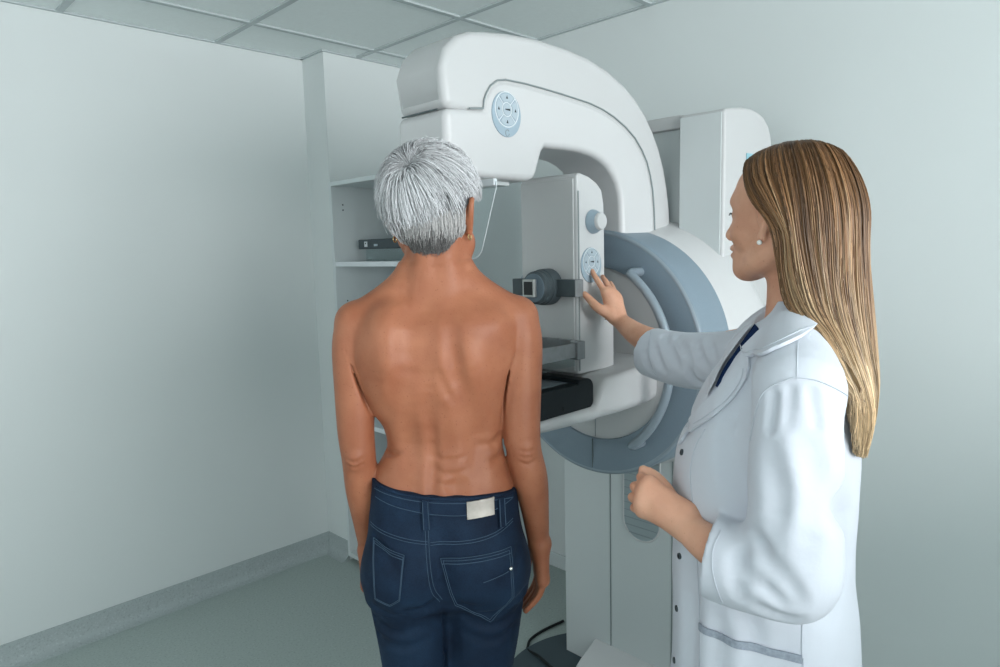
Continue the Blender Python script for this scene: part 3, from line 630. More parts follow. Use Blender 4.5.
for y in (-.062, -.055, -.048, -.041, -.034, -.027):
    F.chain([(.153, y, 1.350), (.137, y, 1.300), (.1285, y, 1.25), (.1245, y, 1.20), (.1245, y, 1.12)], [.0006, .0028, .0032, .0034, .0034], .004, True)
    F.chain([(-.179, y, 1.360), (-.165, y, 1.305), (-.150, y, 1.258), (-.138, y, 1.228)], [.0006, .0028, .0032, .0034], .004, True)
# neck and head
F.chain([(0, .002, 1.45), (.001, .004, 1.51), (.002, .012, 1.56), (0, .02, 1.60)], [.060, .0525, .052, .055], .02)
F.chain([(-.030, -.030, 1.46), (-.020, -.030, 1.54)], [.018, .02], .02, per=1); F.chain([(.030, -.030, 1.46), (.020, -.030, 1.54)], [.018, .02], .02, per=1)
hp_, hR = face(F, (-.003, .024, 1.636), -PI/2-math.radians(30), 1.0, eo=1.18, ez=-.010)
for q in (1, -1): F.ell(hp_(-.016, .057*q, -.070), (.026, .022, .030), .02)
# the back: spine furrow, shoulder blades, waist fold, loin hollows
S_ = [(-.024, 1.47), (-.026, 1.40), (-.027, 1.33), (-.025, 1.26), (-.021, 1.20), (-.020, 1.14), (-.022, 1.08), (-.022, 1.03)]
F.crease(S_[:5], .020, .0045, .03, per=8); F.crease(S_[3:], .010, .0085, .014, per=8)
F.crease([(.056, 1.425), (.060, 1.38), (.066, 1.33), (.082, 1.285)], .026, .0085, .03, add=True); F.crease([(-.090, 1.42), (-.092, 1.37), (-.090, 1.325), (-.098, 1.29)], .026, .0065, .03, add=True)
F.crease([(.022, 1.42), (.026, 1.36), (.034, 1.30), (.052, 1.255)], .012, .006, .02)
F.crease([(-.052, 1.43), (-.058, 1.37), (-.064, 1.31), (-.082, 1.26)], .016, .0024, .034)
F.crease([(.000, 1.315), (.010, 1.285), (.022, 1.262)], .007, .0025, .012)
F.crease([(-.054, 1.26), (-.062, 1.21), (-.064, 1.16), (-.060, 1.11)], .014, .0022, .03); F.crease([(.050, 1.245), (.066, 1.20), (.072, 1.15), (.070, 1.10)], .014, .0022, .03)
F.crease([(-.128, 1.146), (-.105, 1.146), (-.085, 1.153)], .005, .0060, .006)
for z in (1.145, 1.118, 1.095): F.crease([(-.018, z), (.012, z-.007), (.045, z-.003)], .005, .0008, .006)
F.crease([(.075, 1.160), (.10, 1.158), (.122, 1.168)], .006, .0010, .012); F.crease([(.095, 1.125), (.112, 1.125), (.128, 1.132)], .006, .0008, .012)
for q in (1, -1): F.ell((.048*q-.021, -.082, 1.085), (.016, .012, .02), .02, True)
for dz in (-.012, 0, .010): F.crease([(.150, 1.135+dz), (.172, 1.130+dz*1.3), (.190, 1.136+dz)], .0035, .0016, .005)
for dz in (-.008, .004): F.crease([(-.194, 1.137+dz), (-.176, 1.132+dz), (-.158, 1.137+dz)], .0035, .0014, .005)
F.cut(lambda X, Y, Z: np.maximum(.96-Z-np.where(np.abs(X) > .152, .5, 0), -.5))
body = F.obj('body', M['skinp'], pat)
# jeans
J = SDF((-.22, -.19, .05), (.22, .16, 1.16), .0036)
J.loft([(.845, 0, -.005, .150, .080, .085), (.885, -.001, -.006, .161, .105, .10), (.94, .000, -.006, .1635, .112, .106), (1.00, .000, -.004, .157, .104, .10), (1.04, .001, -.002, .1525, .093, .095), (1.08, 0, 0, .1475, .088, .092), (1.13, -.001, .002, .144, .083, .09)], n=2.5)
for q in (1, -1):
    J.ell((.074*q, -.052, .905), (.078, .066, .085), .04)
    J.chain([(.088*q, -.004, .88), (.0775*q, .0, .74), (.0705*q-.004, .004, .62), (.078*q, .006, .47), (.078*q, -.008, .34), (.078*q, -.006, .10)], [.084, .0745, .066, .055, .053, .042], .035)
J.ell((0, -.012, .862), (.05, .082, .06), .03)
J.crease([(-.009, .850), (-.010, .81), (-.0115, .75), (-.012, .68), (-.012, .60), (-.01, .54)], .0035, .010, .007, per=8)
J.crease([(-.010, 1.03), (-.010, .96), (-.008, .90), (-.007, .86), (-.008, .83)], .012, .007, .03, per=8)
for pts in ([(-.150, .842), (-.10, .826), (-.05, .832), (-.02, .842)], [(-.155, .80), (-.11, .786), (-.06, .794)], [(.02, .840), (.07, .822), (.13, .832), (.16, .848)], [(.03, .805), (.09, .788), (.15, .80)], [(-.02, .86), (-.05, .845), (-.085, .842)], [(.01, .862), (.04, .846), (.08, .84)], [(-.145, .99), (-.12, .97), (-.10, .94)], [(.15, .95), (.135, .92), (.11, .90)], [(-.15, .76), (-.10, .752), (-.04, .76)], [(.03, .765), (.09, .752), (.14, .765)]):
    J.crease(pts, .008, .0026, .012)
jz = lambda x, y: 1.066+(x-.07)**2*np.where(x < .07, .62, -1.5)
J.cut(lambda X, Y, Z: np.maximum(Z-jz(X, Y), .075-Z))
M['denim'] = mat('dark_blue_denim', (.008, .020, .045), .75, .2)
n, l, b = nodes_of(M['denim']); tc = n.new('ShaderNodeTexCoord'); a = n.new('ShaderNodeTexNoise'); a.inputs['Scale'].default_value = 9; a.inputs['Detail'].default_value = 6
r = n.new('ShaderNodeValToRGB'); r.color_ramp.elements[0].position = .35; r.color_ramp.elements[1].position = .72; r.color_ramp.elements[0].color = (.0050, .013, .032, 1); r.color_ramp.elements[1].color = (.0145, .038, .079, 1)
a2 = n.new('ShaderNodeTexNoise'); a2.inputs['Scale'].default_value = 420; mm = n.new('ShaderNodeMix'); mm.data_type = 'RGBA'; mm.blend_type = 'MULTIPLY'; mm.inputs['Factor'].default_value = .6
for q in (a, a2): l.new(tc.outputs['Object'], q.inputs['Vector'])
l.new(a.outputs['Fac'], r.inputs['Fac']); l.new(r.outputs['Color'], mm.inputs['A']); r3 = n.new('ShaderNodeValToRGB'); r3.color_ramp.elements[0].position = .3; r3.color_ramp.elements[1].position = .6; r3.color_ramp.elements[0].color = (.45, .5, .55, 1); l.new(a2.outputs['Fac'], r3.inputs['Fac']); l.new(r3.outputs['Color'], mm.inputs['B']); l.new(mm.outputs['Result'], b.inputs['Base Color'])
bp = n.new('ShaderNodeBump'); bp.inputs['Strength'].default_value = .3; bp.inputs['Distance'].default_value = .001; l.new(a2.outputs['Fac'], bp.inputs['Height']); l.new(bp.outputs['Normal'], b.inputs['Normal'])
M['stitch'] = mat('blue_grey_thread', (.055, .095, .145), .7, .2); M['leather'] = mat('pale_champagne_leather', (.27, .255, .225), .36, .5, metal=.25, noise=.08, nscale=90)
JV, JQ = J.mesh(1); me = npmesh('jeans', JV, JQ); jeans = bpy.data.objects.new('jeans', me); COL.objects.link(jeans); me.materials.append(M['denim']); jeans.parent = pat
def drape(bvh, pts, off, d=(0, 1, 0), start=-.6):
    """2-D (x, z) points dropped along +y on a surface, lifted by off"""
    out = []
    for x, z in pts:
        h = bvh.ray_cast(Vector((x, start, z)), Vector(d))
        if h[0] is None: h = bvh.find_nearest(Vector((x, -.1, z)))
        out.append(h[0]+h[1]*(off if h[1].y < 0 else -off))
    return out
def patch(bvh, poly, off, thick, step=.004):
    """a flat piece of cloth cut to poly and laid on the surface"""
    bm = bmesh.new(); vs = [bm.verts.new((x, 0, z)) for x, z in poly]; bm.faces.new(vs)
    xs = [p[0] for p in poly]; zs = [p[1] for p in poly]
    for a0, a1, co, no in ((min(xs), max(xs), 0, (1, 0, 0)), (min(zs), max(zs), 2, (0, 0, 1))):
        for v in np.arange(a0+step, a1, step):
            c = [0, 0, 0]; c[co] = v; bmesh.ops.bisect_plane(bm, geom=bm.verts[:]+bm.edges[:]+bm.faces[:], plane_co=c, plane_no=no)
    P = drape(bvh, [(v.co.x, v.co.z) for v in bm.verts], off)
    for v, p in zip(bm.verts, P): v.co = p
    r = bmesh.ops.extrude_face_region(bm, geom=bm.faces[:]); ex = [g for g in r['geom'] if isinstance(g, bmesh.types.BMVert)]
    for v in ex:
        h = bvh.find_nearest(v.co); v.co = v.co+h[1]*(-thick if True else 0)
    bmesh.ops.recalc_face_normals(bm, faces=bm.faces); me = bpy.data.meshes.new('patch'); bm.to_mesh(me); bm.free(); return me
jb = BVHTree.FromPolygons([tuple(v) for v in JV], [tuple(map(int, q)) for q in JQ])
def seam(pts, par, r=.0007, off=.0012, name='stitching', per=8, m='stitch'):
    Q = spline(pts, per) if per > 1 else pts
    return MB().tube(drape(jb, Q, off), r, 5).obj(name, M[m], par, fix=False)
SMX = lambda pts: pts
wb = [(-.1335, 1.063), (-.10, 1.052), (-.060, 1.043), (-.025, 1.036), (.02, 1.031), (.06, 1.031), (.10, 1.034), (.135, 1.045)]
wtop = [(x, float(jz(x, -.10))-.006) for x in np.linspace(-.135, .137, 20)]
band = patch(jb, wtop+[(p[0], p[1]) for p in spline(wb, 4)[::-1]], .0030, .006, .006); o = link('waistband', band, M['denim'], jeans)
seam([(p[0], p[1]+.003) for p in wb], o, off=.0042); seam([(p[0], p[1]-.004) for p in wtop], o, off=.0042, per=3)
seam([(-.148, 1.012), (-.115, 1.004), (-.075, .996), (-.050, .992), (-.036, .990)], jeans); seam([(-.030, .987), (.02, .987), (.06, .989), (.10, .996), (.136, 1.009)], jeans)
seam([(-.030, .982), (.02, .982), (.06, .984), (.10, .991), (.136, 1.004)], jeans); seam([(-.148, 1.007), (-.115, .999), (-.075, .991), (-.050, .987), (-.036, .985)], jeans)
seam([(-.039, 1.03), (-.039, .98), (-.037, .93), (-.031, .888), (-.016, .858)], jeans); seam([(-.033, 1.03), (-.033, .98), (-.031, .93), (-.025, .892), (-.011, .864)], jeans)
def pocket(poly, hem):
    me = patch(jb, poly, .0026, .0052, .005); o = link('back_pocket', me, M['denim'], jeans)
    c = np.mean(poly, 0); ins = [tuple(c+(np.array(p)-c)*.93) for p in poly]; ins2 = [tuple(c+(np.array(p)-c)*.995) for p in poly]
    def loop(pp): return [tuple(np.array(pp[i])*(1-t)+np.array(pp[(i+1) % len(pp)])*t) for i in range(len(pp)) for t in np.linspace(0, 1, 8)[:-1]]
    for pp in (ins, ins2): q = loop(pp); MB().tube(drape(jb, q+q[:1], .0036), .0007, 5).obj('stitching', M['stitch'], o, fix=False)
    for hm in hem: MB().tube(drape(jb, [tuple(np.array(hm[0])*(1-t)+np.array(hm[1])*t) for t in np.linspace(0, 1, 14)], .0038), .0008, 5).obj('stitching', M['stitch'], o, fix=False)
    return o
pocket([(-.141, .986), (-.080, .968), (-.092, .880), (-.112, .864), (-.141, .874)], [((-.139, .977), (-.083, .960))])
rp = pocket([(-.012, .955), (.127, .964), (.131, .858), (.085, .801), (.014, .850)], [((-.009, .944), (.126, .953)), ((.070, .908), (.119, .921))])
rv = drape(jb, [(.1225, .926)], .005)[0]; bm = bmesh.new(); bmesh.ops.create_uvsphere(bm, u_segments=12, v_segments=8, radius=.0042, matrix=Matrix.Translation(rv)); me = bpy.data.meshes.new('rivet'); bm.to_mesh(me); bm.free(); link('rivet', me, M['chrome'], rp)
for x in (-.0365, .111):
    zt = float(jz(x, -.1)); w = .0065; me = patch(jb, [(x-w, zt-.062), (x+w, zt-.062), (x+w, zt-.006), (x-w, zt-.006)], .0078, .0078, .004); o = link('belt_loop', me, M['denim'], jeans)
    for dx in (-w*.75, w*.75): MB().tube(drape(jb, [(x+dx, zt-.061+.0065*i) for i in range(9)], .0087), .0007, 5).obj('stitching', M['stitch'], o, fix=False)
zt = float(jz(.068, -.1)); me = patch(jb, [(.043, zt-.041), (.096, zt-.038), (.096, zt-.005), (.043, zt-.007)], .0072, .0066, .005); link('leather_patch', me, M['leather'], jeans)['label'] = 'pale shiny leather patch'
# shoes
for q in (1, -1):
    s = SDF((.078*q-.07, -.12, -.005), (.078*q+.07, .22, .13), .004)
    s.chain([(.078*q, -.055, .036), (.080*q, .02, .036), (.086*q, .10, .030), (.086*q, .165, .026)], [.036, .036, .037, .026], .01); s.chain([(.078*q, -.02, .05), (.078*q, -.01, .10)], [.038, .036], .02); s.cut(lambda X, Y, Z: np.maximum(-Z, Z-.105))
    s.obj('shoe', M['ringwhite'], pat)
# hair: silver crop growing out of a whorl left of the crown
hc = np.array([-.006, .030, 1.656]); hr_ = np.array([.0815, .105, .0900]); hyaw = -math.radians(22)
HR = ry(hyaw)
M['greyhair'] = hairmat('silver_hair', .45, .4)
cap = SDF((-.13, -.11, 1.52), (.12, .17, 1.79), .003)
cap.ell(hc, hr_, .01, rot=HR); cap.ell(hc+np.array([-.004, -.024, -.012]), (.088, .074, .070), .02, rot=HR); cap.chain([(-.006, -.018, 1.60), (-.005, -.016, 1.552)], [.060, .039], .02, per=1)
def facemask(X, Y, Z):
    x, y = X-hc[0], Y-hc[1]; fwd = -math.sin(hyaw)*x+math.cos(hyaw)*y; side = np.abs(math.cos(hyaw)*x+math.sin(hyaw)*y)
    lowz = 1.545+np.clip((fwd+.045)*1.1, 0, .068)+np.clip((fwd-.02)*1.6, 0, .09)
    return np.maximum(lowz-Z, fwd-.085+np.clip((1.70-Z)*.3, -.05, .05))
cap.cut(facemask)
capo = cap.obj('hair', mat('grey_hair_base', (.20, .205, .22), .8, .2), pat)
rng = np.random.default_rng(5)
wh = np.array([-.048, -.052, 1.722])
def on(p, lift):
    q = (p-hc)@HR; e = q/hr_; r = np.linalg.norm(e, axis=-1, keepdims=True); nrm = q/hr_**2; nrm /= np.linalg.norm(nrm, axis=-1, keepdims=True)
    return (q/r+nrm*lift[..., None])@HR.T+hc, nrm@HR.T
N = 9000; u = rng.normal(size=(N*3, 3)); u /= np.linalg.norm(u, axis=1, keepdims=True); root = (u*hr_)@HR.T+hc
root = np.concatenate([wh+rng.normal(size=(1100, 3))*.016, root]); root, _n = on(root, np.zeros(len(root)))
def hloc(p):
    x, y = p[:, 0]-hc[0], p[:, 1]-hc[1]; return -math.sin(hyaw)*x+math.cos(hyaw)*y, math.cos(hyaw)*x+math.sin(hyaw)*y
fwd, sd = hloc(root)
lowz = 1.588+np.clip((fwd+.03)*1.2, 0, .05)+np.clip((fwd-.02)*1.6, 0, .09)
ok = (root[:, 2] > lowz) & (fwd < .082) & ~((np.abs(sd) > .055) & (fwd > -.030) & (root[:, 2] < 1.672))
root = root[ok][:N]; N = len(root); K = 10
fwd, sd = hloc(root); rel = root-wh; dist = np.linalg.norm(rel, axis=1)
clump = np.round(root*42)/42
h1 = np.sin(clump[:, 0]*917+clump[:, 2]*531+clump[:, 1]*233); h2 = np.sin(clump[:, 1]*713+clump[:, 0]*377-clump[:, 2]*151)
L = .058+.022*rng.random(N)+.008*h1
L = np.where((np.abs(sd) > .05) & (fwd > -.035), np.minimum(L, np.clip((root[:, 2]-1.632)*1.05, .012, .08)), L)
jit = h1[:, None]*np.array([.9, .2, .1])+h2[:, None]*np.array([.2, .1, .8])
P = np.zeros((N, K, 3)); p = root.copy()
dirv = rel/np.maximum(dist, .010)[:, None]+np.array([0, -.05, -.22])*np.clip(dist/.05, 0, 1.6)[:, None]+.26*jit+rng.normal(size=(N, 3))*.14
dirv[:, 2] -= np.clip((dist-.06)*9, 0, 1.4)
lift0 = .010+.012*rng.random(N)+.005*h2; lift0 *= np.clip((root[:, 2]-1.555)/.09, .35, 1)*np.clip(1.25-np.abs(sd)/.10, .35, 1)
for i in range(K):
    t = i/(K-1); lf = lift0*np.minimum(1, 2.4*t**.8)+(t**3)*.006*rng.random(N); q, nm = on(p, lf+.0006); P[:, i] = q
    d = dirv.copy(); d[:, 2] -= .5*t; d -= nm*np.sum(d*nm, 1)[:, None]; d /= np.linalg.norm(d, axis=1)[:, None]+1e-6; p = p+d*(L/(K-1))[:, None]
tf, ts = hloc(P[:, -1]); mf, ms = hloc(P[:, K//2])
kill = ((np.abs(ts) > .052) & (tf > -.050) & (P[:, -1, 2] < 1.648)) | ((np.abs(ms) > .052) & (mf > -.050) & (P[:, K//2, 2] < 1.648))
P = P[~kill]; root = root[~kill]; dist = dist[~kill]; h1 = h1[~kill]; N = len(P)
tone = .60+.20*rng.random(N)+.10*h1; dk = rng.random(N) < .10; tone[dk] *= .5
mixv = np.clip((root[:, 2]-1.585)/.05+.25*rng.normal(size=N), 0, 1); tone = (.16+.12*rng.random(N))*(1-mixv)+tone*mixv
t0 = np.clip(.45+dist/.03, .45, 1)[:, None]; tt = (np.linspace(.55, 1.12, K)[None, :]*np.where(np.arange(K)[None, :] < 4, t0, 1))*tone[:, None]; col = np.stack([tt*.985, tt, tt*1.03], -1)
rad = np.linspace(1, .35, K)[None, :]*(.0009+.0005*rng.random(N))[:, None]
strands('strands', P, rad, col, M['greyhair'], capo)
# cropped dark nape hair, rooted on the cap itself
CVv = np.array([v.co for v in capo.data.vertices]); CN = np.array([v.normal for v in capo.data.vertices])
sel = np.nonzero((CVv[:, 2] < 1.632) & (CVv[:, 2] > 1.556) & (CVv[:, 1] < .045))[0]; sel = rng.choice(sel, 5200); root = CVv[sel]+rng.normal(size=(5200, 3))*.0012; nm = CN[sel]
sel = sel[np.abs(root[:, 0]+.005) < .034+np.clip((root[:, 2]-1.556)*.9, 0, .06)]; root = CVv[sel]+rng.normal(size=(len(sel), 3))*.0012; nm = CN[sel]
L = .010+.016*rng.random(len(sel))+np.clip((root[:, 2]-1.575)*.3, 0, .015); K = 6; P = np.zeros((len(sel), K, 3))
cx_ = np.sign(root[:, 0])*0
for i in range(K):
    t = i/(K-1); P[:, i] = root+nm*(.0012+.0035*t*(1-.45*t))[..., None] if False else root+nm*(.0010+.0040*t-.0022*t*t)+np.array([0, 0, -1])*(L*t)[:, None]-nm*(np.sum(nm*np.array([0, 0, -1]), 1)*L*t)[:, None]+rng.normal(size=(len(sel), 3))*.0006*t
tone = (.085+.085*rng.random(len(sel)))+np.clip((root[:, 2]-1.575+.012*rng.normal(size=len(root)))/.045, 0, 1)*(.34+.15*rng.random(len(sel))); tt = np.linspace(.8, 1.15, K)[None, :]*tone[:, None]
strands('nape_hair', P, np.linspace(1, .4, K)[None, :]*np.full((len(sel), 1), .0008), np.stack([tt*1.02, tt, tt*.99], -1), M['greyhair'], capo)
def earring(center, rr, par, m, hoop=True):
    bm = bmesh.new()
    if hoop: return MB().tube([(center[0]+rr*.5*math.cos(t), center[1]+rr*math.cos(t), center[2]+rr*math.sin(t)) for t in np.linspace(0, 2*PI, 20, endpoint=False)], .0016, 6, closed=True).obj('earring', m, par)
    bmesh.ops.create_uvsphere(bm, u_segments=16, v_segments=10, radius=rr, matrix=Matrix.Translation(center)); me = bpy.data.meshes.new('earring'); bm.to_mesh(me); bm.free(); return link('earring', me, m, par)
for q in (1, -1): c = hp_(.008, .087*q, -.060); earring(c, .006, pat, M['gold'])
# ------------------------------------------------------------------ the doctor (local x = towards her back, y = away from the window side, z = up; she looks along -x)
AZD = math.radians(67.7)
doc = thing('person', 'person with long brown to blond hair in a white lab coat pressing the machine keypad', 'person', (1.153, .473, 0), -AZD)
D = SDF((-.50, -.27, .96), (.16, .62, 1.74), .0027)
face_c = (.003, 0, 1.600); YAWD = -math.radians(29)
dp_, dR = face(D, face_c, YAWD, 1.0, ex=-.008)
D.chain([(.022, 0, 1.38), (.020, 0, 1.44), (.018, 0, 1.50), (.016, 0, 1.55)], [.056, .0475, .0455, .052], .02)
D.loft([(.97, -.01, 0, .085, .14, .14), (1.1, -.01, 0, .085, .125, .125), (1.2, -.01, 0, .095, .13, .13), (1.30, .0, 0, .085, .14, .14), (1.36, .01, 0, .065, .13, .13), (1.41, .018, 0, .045, .075, .075)], .02)
# reaching right arm
D.chain([(.0, .15, 1.36), (-.10, .27, 1.325), (-.20, .355, 1.30), (-.27, .41, 1.308), (-.335, .46, 1.326), (-.385, .502, 1.352), (-.403, .513, 1.367)], [.045, .042, .037, .037, .030, .0225, .0215], .012)
hand(D, (-.403, .511, 1.366), .022, [[(-.431, .497, 1.433), (-.453, .505, 1.464), (-.463, .511, 1.477), (-.470, .5185, 1.4875)], [(-.418, .510, 1.431), (-.434, .528, 1.455), (-.443, .538, 1.464), (-.450, .550, 1.470)],
     [(-.409, .523, 1.421), (-.422, .549, 1.440), (-.429, .563, 1.447), (-.435, .576, 1.452)], [(-.404, .536, 1.407), (-.413, .563, 1.419), (-.419, .577, 1.424), (-.424, .590, 1.427)]],
     [(-.418, .486, 1.376), (-.446, .473, 1.396), (-.464, .474, 1.414), (-.479, .474, 1.429)], .0074)
# left arm bent across the front, loosely closed hand
D.chain([(.02, -.15, 1.34), (.025, -.19, 1.20), (.03, -.20, 1.06), (-.02, -.195, 1.055), (-.085, -.175, 1.072), (-.122, -.152, 1.083), (-.142, -.136, 1.096)], [.045, .042, .038, .037, .033, .0275, .0260], .012)
hand(D, (-0.143, -0.134, 1.096), .027, [[(-0.202, -0.122, 1.152), (-0.221, -0.098, 1.15), (-0.211, -0.074, 1.142), (-0.193, -0.07, 1.135)], [(-0.209, -0.13, 1.138), (-0.231, -0.104, 1.134), (-0.217, -0.078, 1.126), (-0.199, -0.074, 1.12)],
     [(-0.213, -0.13, 1.119), (-0.235, -0.103, 1.114), (-0.221, -0.08, 1.108), (-0.203, -0.076, 1.104)], [(-0.214, -0.122, 1.099), (-0.233, -0.099, 1.094), (-0.22, -0.08, 1.09), (-0.205, -0.077, 1.088)]],
     [(-0.16, -0.112, 1.112), (-0.185, -0.094, 1.138), (-0.204, -0.084, 1.152), (-0.221, -0.08, 1.158)], .0088)
D.obj('body', M['skind'], doc)
# lab coat
M['coat'] = mat('white_cotton', (.61, .645, .71), .8, .2, sheen=.15, bump=.12, bscale=90)
CT = SDF((-.38, -.31, .55), (.24, .48, 1.49), .0038)
CT.chain([(.020, -.045, 1.405), (.022, -.11, 1.372), (.022, -.162, 1.335)], [.042, .046, .058], .03)
CT.chain([(.022, -.162, 1.335), (.022, -.185, 1.26), (.022, -.200, 1.16), (.026, -.205, 1.09), (.020, -.205, 1.062)], [.058, .064, .067, .064, .060], .016)
CT.chain([(.020, -.205, 1.062), (-.03, -.198, 1.057), (-.075, -.183, 1.059), (-.108, -.168, 1.064)], [.060, .062, .064, .067], .03)
CT.chain([(.01, .10, 1.375), (-.005, .16, 1.345), (-.09, .26, 1.305), (-.19, .35, 1.285), (-.25, .395, 1.285), (-.30, .432, 1.290), (-.33, .455, 1.296)], [.05, .062, .064, .065, .063, .0605, .060], .03)
# open sleeve ends
cd = np.array([-.85, .35, .30]); cd /= np.linalg.norm(cd)
def plane(c, d, R_, sgn=1):
    c = np.array(c); d = np.array(d, float); d /= np.linalg.norm(d)
    sl, X, Y, Z = CT.blk(c-R_, c+R_); q = (X-c[0])*d[0]+(Y-c[1])*d[1]+(Z-c[2])*d[2]; rr = np.sqrt((X-c[0])**2+(Y-c[1])**2+(Z-c[2])**2)
    CT.F[sl] = np.where(rr < R_, np.maximum(CT.F[sl], q), CT.F[sl]).astype(np.float32)
CL, CDL = (-.094, -.174, 1.060), (-.98, .18, .10)
CR, CDR = (-.297, .430, 1.290), (-.78, .60, .16)
plane(CL, CDL, .105); plane(CR, CDR, .10)
CT.chain([(-.125, -.161, 1.068), (-.088, -.176, 1.061)], [.060, .050], .003, True, per=1)
CT.chain([(-.34, .463, 1.302), (-.29, .425, 1.29)], [.054, .047], .004, True, per=1)
CT.loft([(.57, -.015, 0, .175, .225, .225), (.72, -.017, 0, .166, .210, .21), (.82, -.018, 0, .158, .195, .20), (.905, -.021, 0, .155, .185, .19), (.99, -.027, 0, .151, .172, .18), (1.04, -.027, 0, .150, .165, .175), (1.11, -.027, 0, .152, .163, .175),
         (1.18, -.024, 0, .150, .165, .175), (1.24, -.017, 0, .137, .168, .18), (1.30, -.009, .005, .121, .165, .18), (1.36, .004, .008, .094, .145, .165), (1.40, .012, .005, .072, .110, .13), (1.435, .018, .0, .056, .065, .075), (1.452, .02, 0, .052, .056, .06)], n=2.3)
CT.chain([(.020, -.045, 1.405), (.022, -.11, 1.372), (.022, -.162, 1.335)], [.042, .046, .058], .03)
# neck opening
CT.chain([(.022, 0, 1.47), (.022, 0, 1.40)], [.052, .050], .004, True, per=1)
CT.ell((-.030, -.012, 1.445), (.030, .046, .034), .006, True)
CT.chain([(.045, .058, 1.448), (.01, .060, 1.444), (-.03, .052, 1.424), (-.062, .030, 1.398), (-.088, .004, 1.366)], [.008, .011, .012, .011, .008], .008)
for pts, r_, d_, k_ in (
    ([(-.034, 1.134), (-.018, 1.120), (-.006, 1.089)], .009, .0075, .014), ([(-.047, 1.110), (-.047, 1.091), (-.036, 1.068)], .008, .006, .012), ([(-.025, 1.076), (-.003, 1.058), (.019, 1.043)], .009, .007, .014),
    ([(.0, 1.10), (.022, 1.072), (.034, 1.05)], .010, .005, .016), ([(-.056, 1.10), (-.056, 1.07), (-.048, 1.035)], .009, .0030, .014), ([(-.03, 1.032), (.0, 1.020), (.03, 1.018)], .009, .004, .014),
    ([(-.02, 1.26), (-.002, 1.20), (-.008, 1.145)], .014, .0045, .022), ([(.035, 1.30), (.055, 1.22), (.045, 1.13)], .016, .004, .026), ([(.012, 1.345), (.010, 1.30)], .007, .003, .010), ([(.040, 1.345), (.048, 1.30)], .007, .003, .010), ([(-.010, 1.335), (-.014, 1.29)], .006, .0025, .010),
    ([(-.177, 1.339), (-.165, 1.315), (-.149, 1.288)], .010, .008, .014), ([(-.150, 1.352), (-.140, 1.335), (-.134, 1.315)], .009, .006, .014), ([(-.256, 1.343), (-.237, 1.316), (-.216, 1.280)], .010, .009, .014), ([(-.283, 1.330), (-.272, 1.300), (-.255, 1.262)], .009, .0065, .013), ([(-.225, 1.345), (-.205, 1.325), (-.19, 1.30)], .009, .006, .013),
    ([(-.20, 1.290), (-.18, 1.255), (-.15, 1.238)], .010, .006, .015), ([(-.305, 1.318), (-.300, 1.285), (-.29, 1.25)], .007, .003, .012),
    ([(-.095, .965), (-.085, .91), (-.09, .82)], .016, .004, .03), ([(-.145, 1.02), (-.135, .93), (-.14, .80)], .014, .004, .03), ([(.02, .95), (.0, .88), (.01, .78)], .018, .0045, .035), ([(.085, 1.20), (.10, 1.10), (.09, .99)], .018, .004, .035), ([(-.05, .98), (-.03, .93), (-.045, .84)], .014, .0035, .028),
    ([(-.062, 1.33), (-.075, 1.25), (-.062, 1.17)], .016, .004, .030)):
    CT.crease(pts, r_, d_, k_)
CT.cut(lambda X, Y, Z: .575-Z)
CV, CQ = CT.mesh(1); me = npmesh('lab_coat', CV, CQ); coat = bpy.data.objects.new('lab_coat', me); COL.objects.link(coat); me.materials.append(M['coat']); coat.parent = doc
cbv = BVHTree.FromPolygons([tuple(v) for v in CV], [tuple(map(int, q)) for q in CQ])
M['coatseam'] = mat('white_thread', (.56, .60, .66), .8, .2); M['trim'] = mat('grey_pocket_trim', (.30, .34, .40), .7, .2, noise=.15, nscale=150); M['shirt'] = mat('deep_blue_shirt', (.004, .020, .075), .8, .2)
def cseam(pts, par=coat, r=.0008, off=.0008, per=8, m='coatseam', name='stitching'): return MB().tube(drape(cbv, spline(pts, per), off), r, 5).obj(name, M[m], par, fix=False)
def ribbon(name, A, B, th, m, par, bulge=.002):
    a, b = spline(A, 6), spline(B, 6); n = len(a); K = 6; vs = []; fs = []
    for s_ in (0, 1):
        for i in range(n):
            for k in range(K):
                t = k/(K-1); p = a[i]*(1-t)+b[i]*t; vs.append((p[0], p[1]-bulge*math.sin(PI*t)+th*s_, p[2]))
    q = lambda s_, i, k: s_*n*K+i*K+k
    for i in range(n-1):
        for k in range(K-1): fs += [(q(0, i, k), q(0, i+1, k), q(0, i+1, k+1), q(0, i, k+1)), (q(1, i, k), q(1, i, k+1), q(1, i+1, k+1), q(1, i+1, k))]
        fs += [(q(0, i, 0), q(1, i, 0), q(1, i+1, 0), q(0, i+1, 0)), (q(0, i, K-1), q(0, i+1, K-1), q(1, i+1, K-1), q(1, i, K-1))]
    for k in range(K-1): fs += [(q(0, 0, k), q(0, 0, k+1), q(1, 0, k+1), q(1, 0, k)), (q(0, n-1, k), q(1, n-1, k), q(1, n-1, k+1), q(0, n-1, k+1))]
    return MB().add(vs, fs).obj(name, m, par, ang=60)
ribbon('shirt', [(-.043, -.056, 1.418), (-.057, -.060, 1.396), (-.073, -.071, 1.371), (-.088, -.082, 1.347), (-.100, -.098, 1.319)], [(-.028, -.089, 1.405), (-.044, -.087, 1.390), (-.059, -.087, 1.374), (-.077, -.094, 1.348), (-.096, -.106, 1.318)], .004, M['shirt'], doc, 0)['label'] = 'deep blue shirt showing between the lapels'
ribbon('lapel', [(-.044, -.058, 1.421), (-.060, -.062, 1.400), (-.076, -.074, 1.376), (-.091, -.086, 1.352), (-.103, -.104, 1.322)], [(-.060, -.030, 1.411), (-.081, -.036, 1.386), (-.096, -.050, 1.356), (-.111, -.066, 1.328), (-.113, -.098, 1.302)], .004, M['coat'], coat, .004)
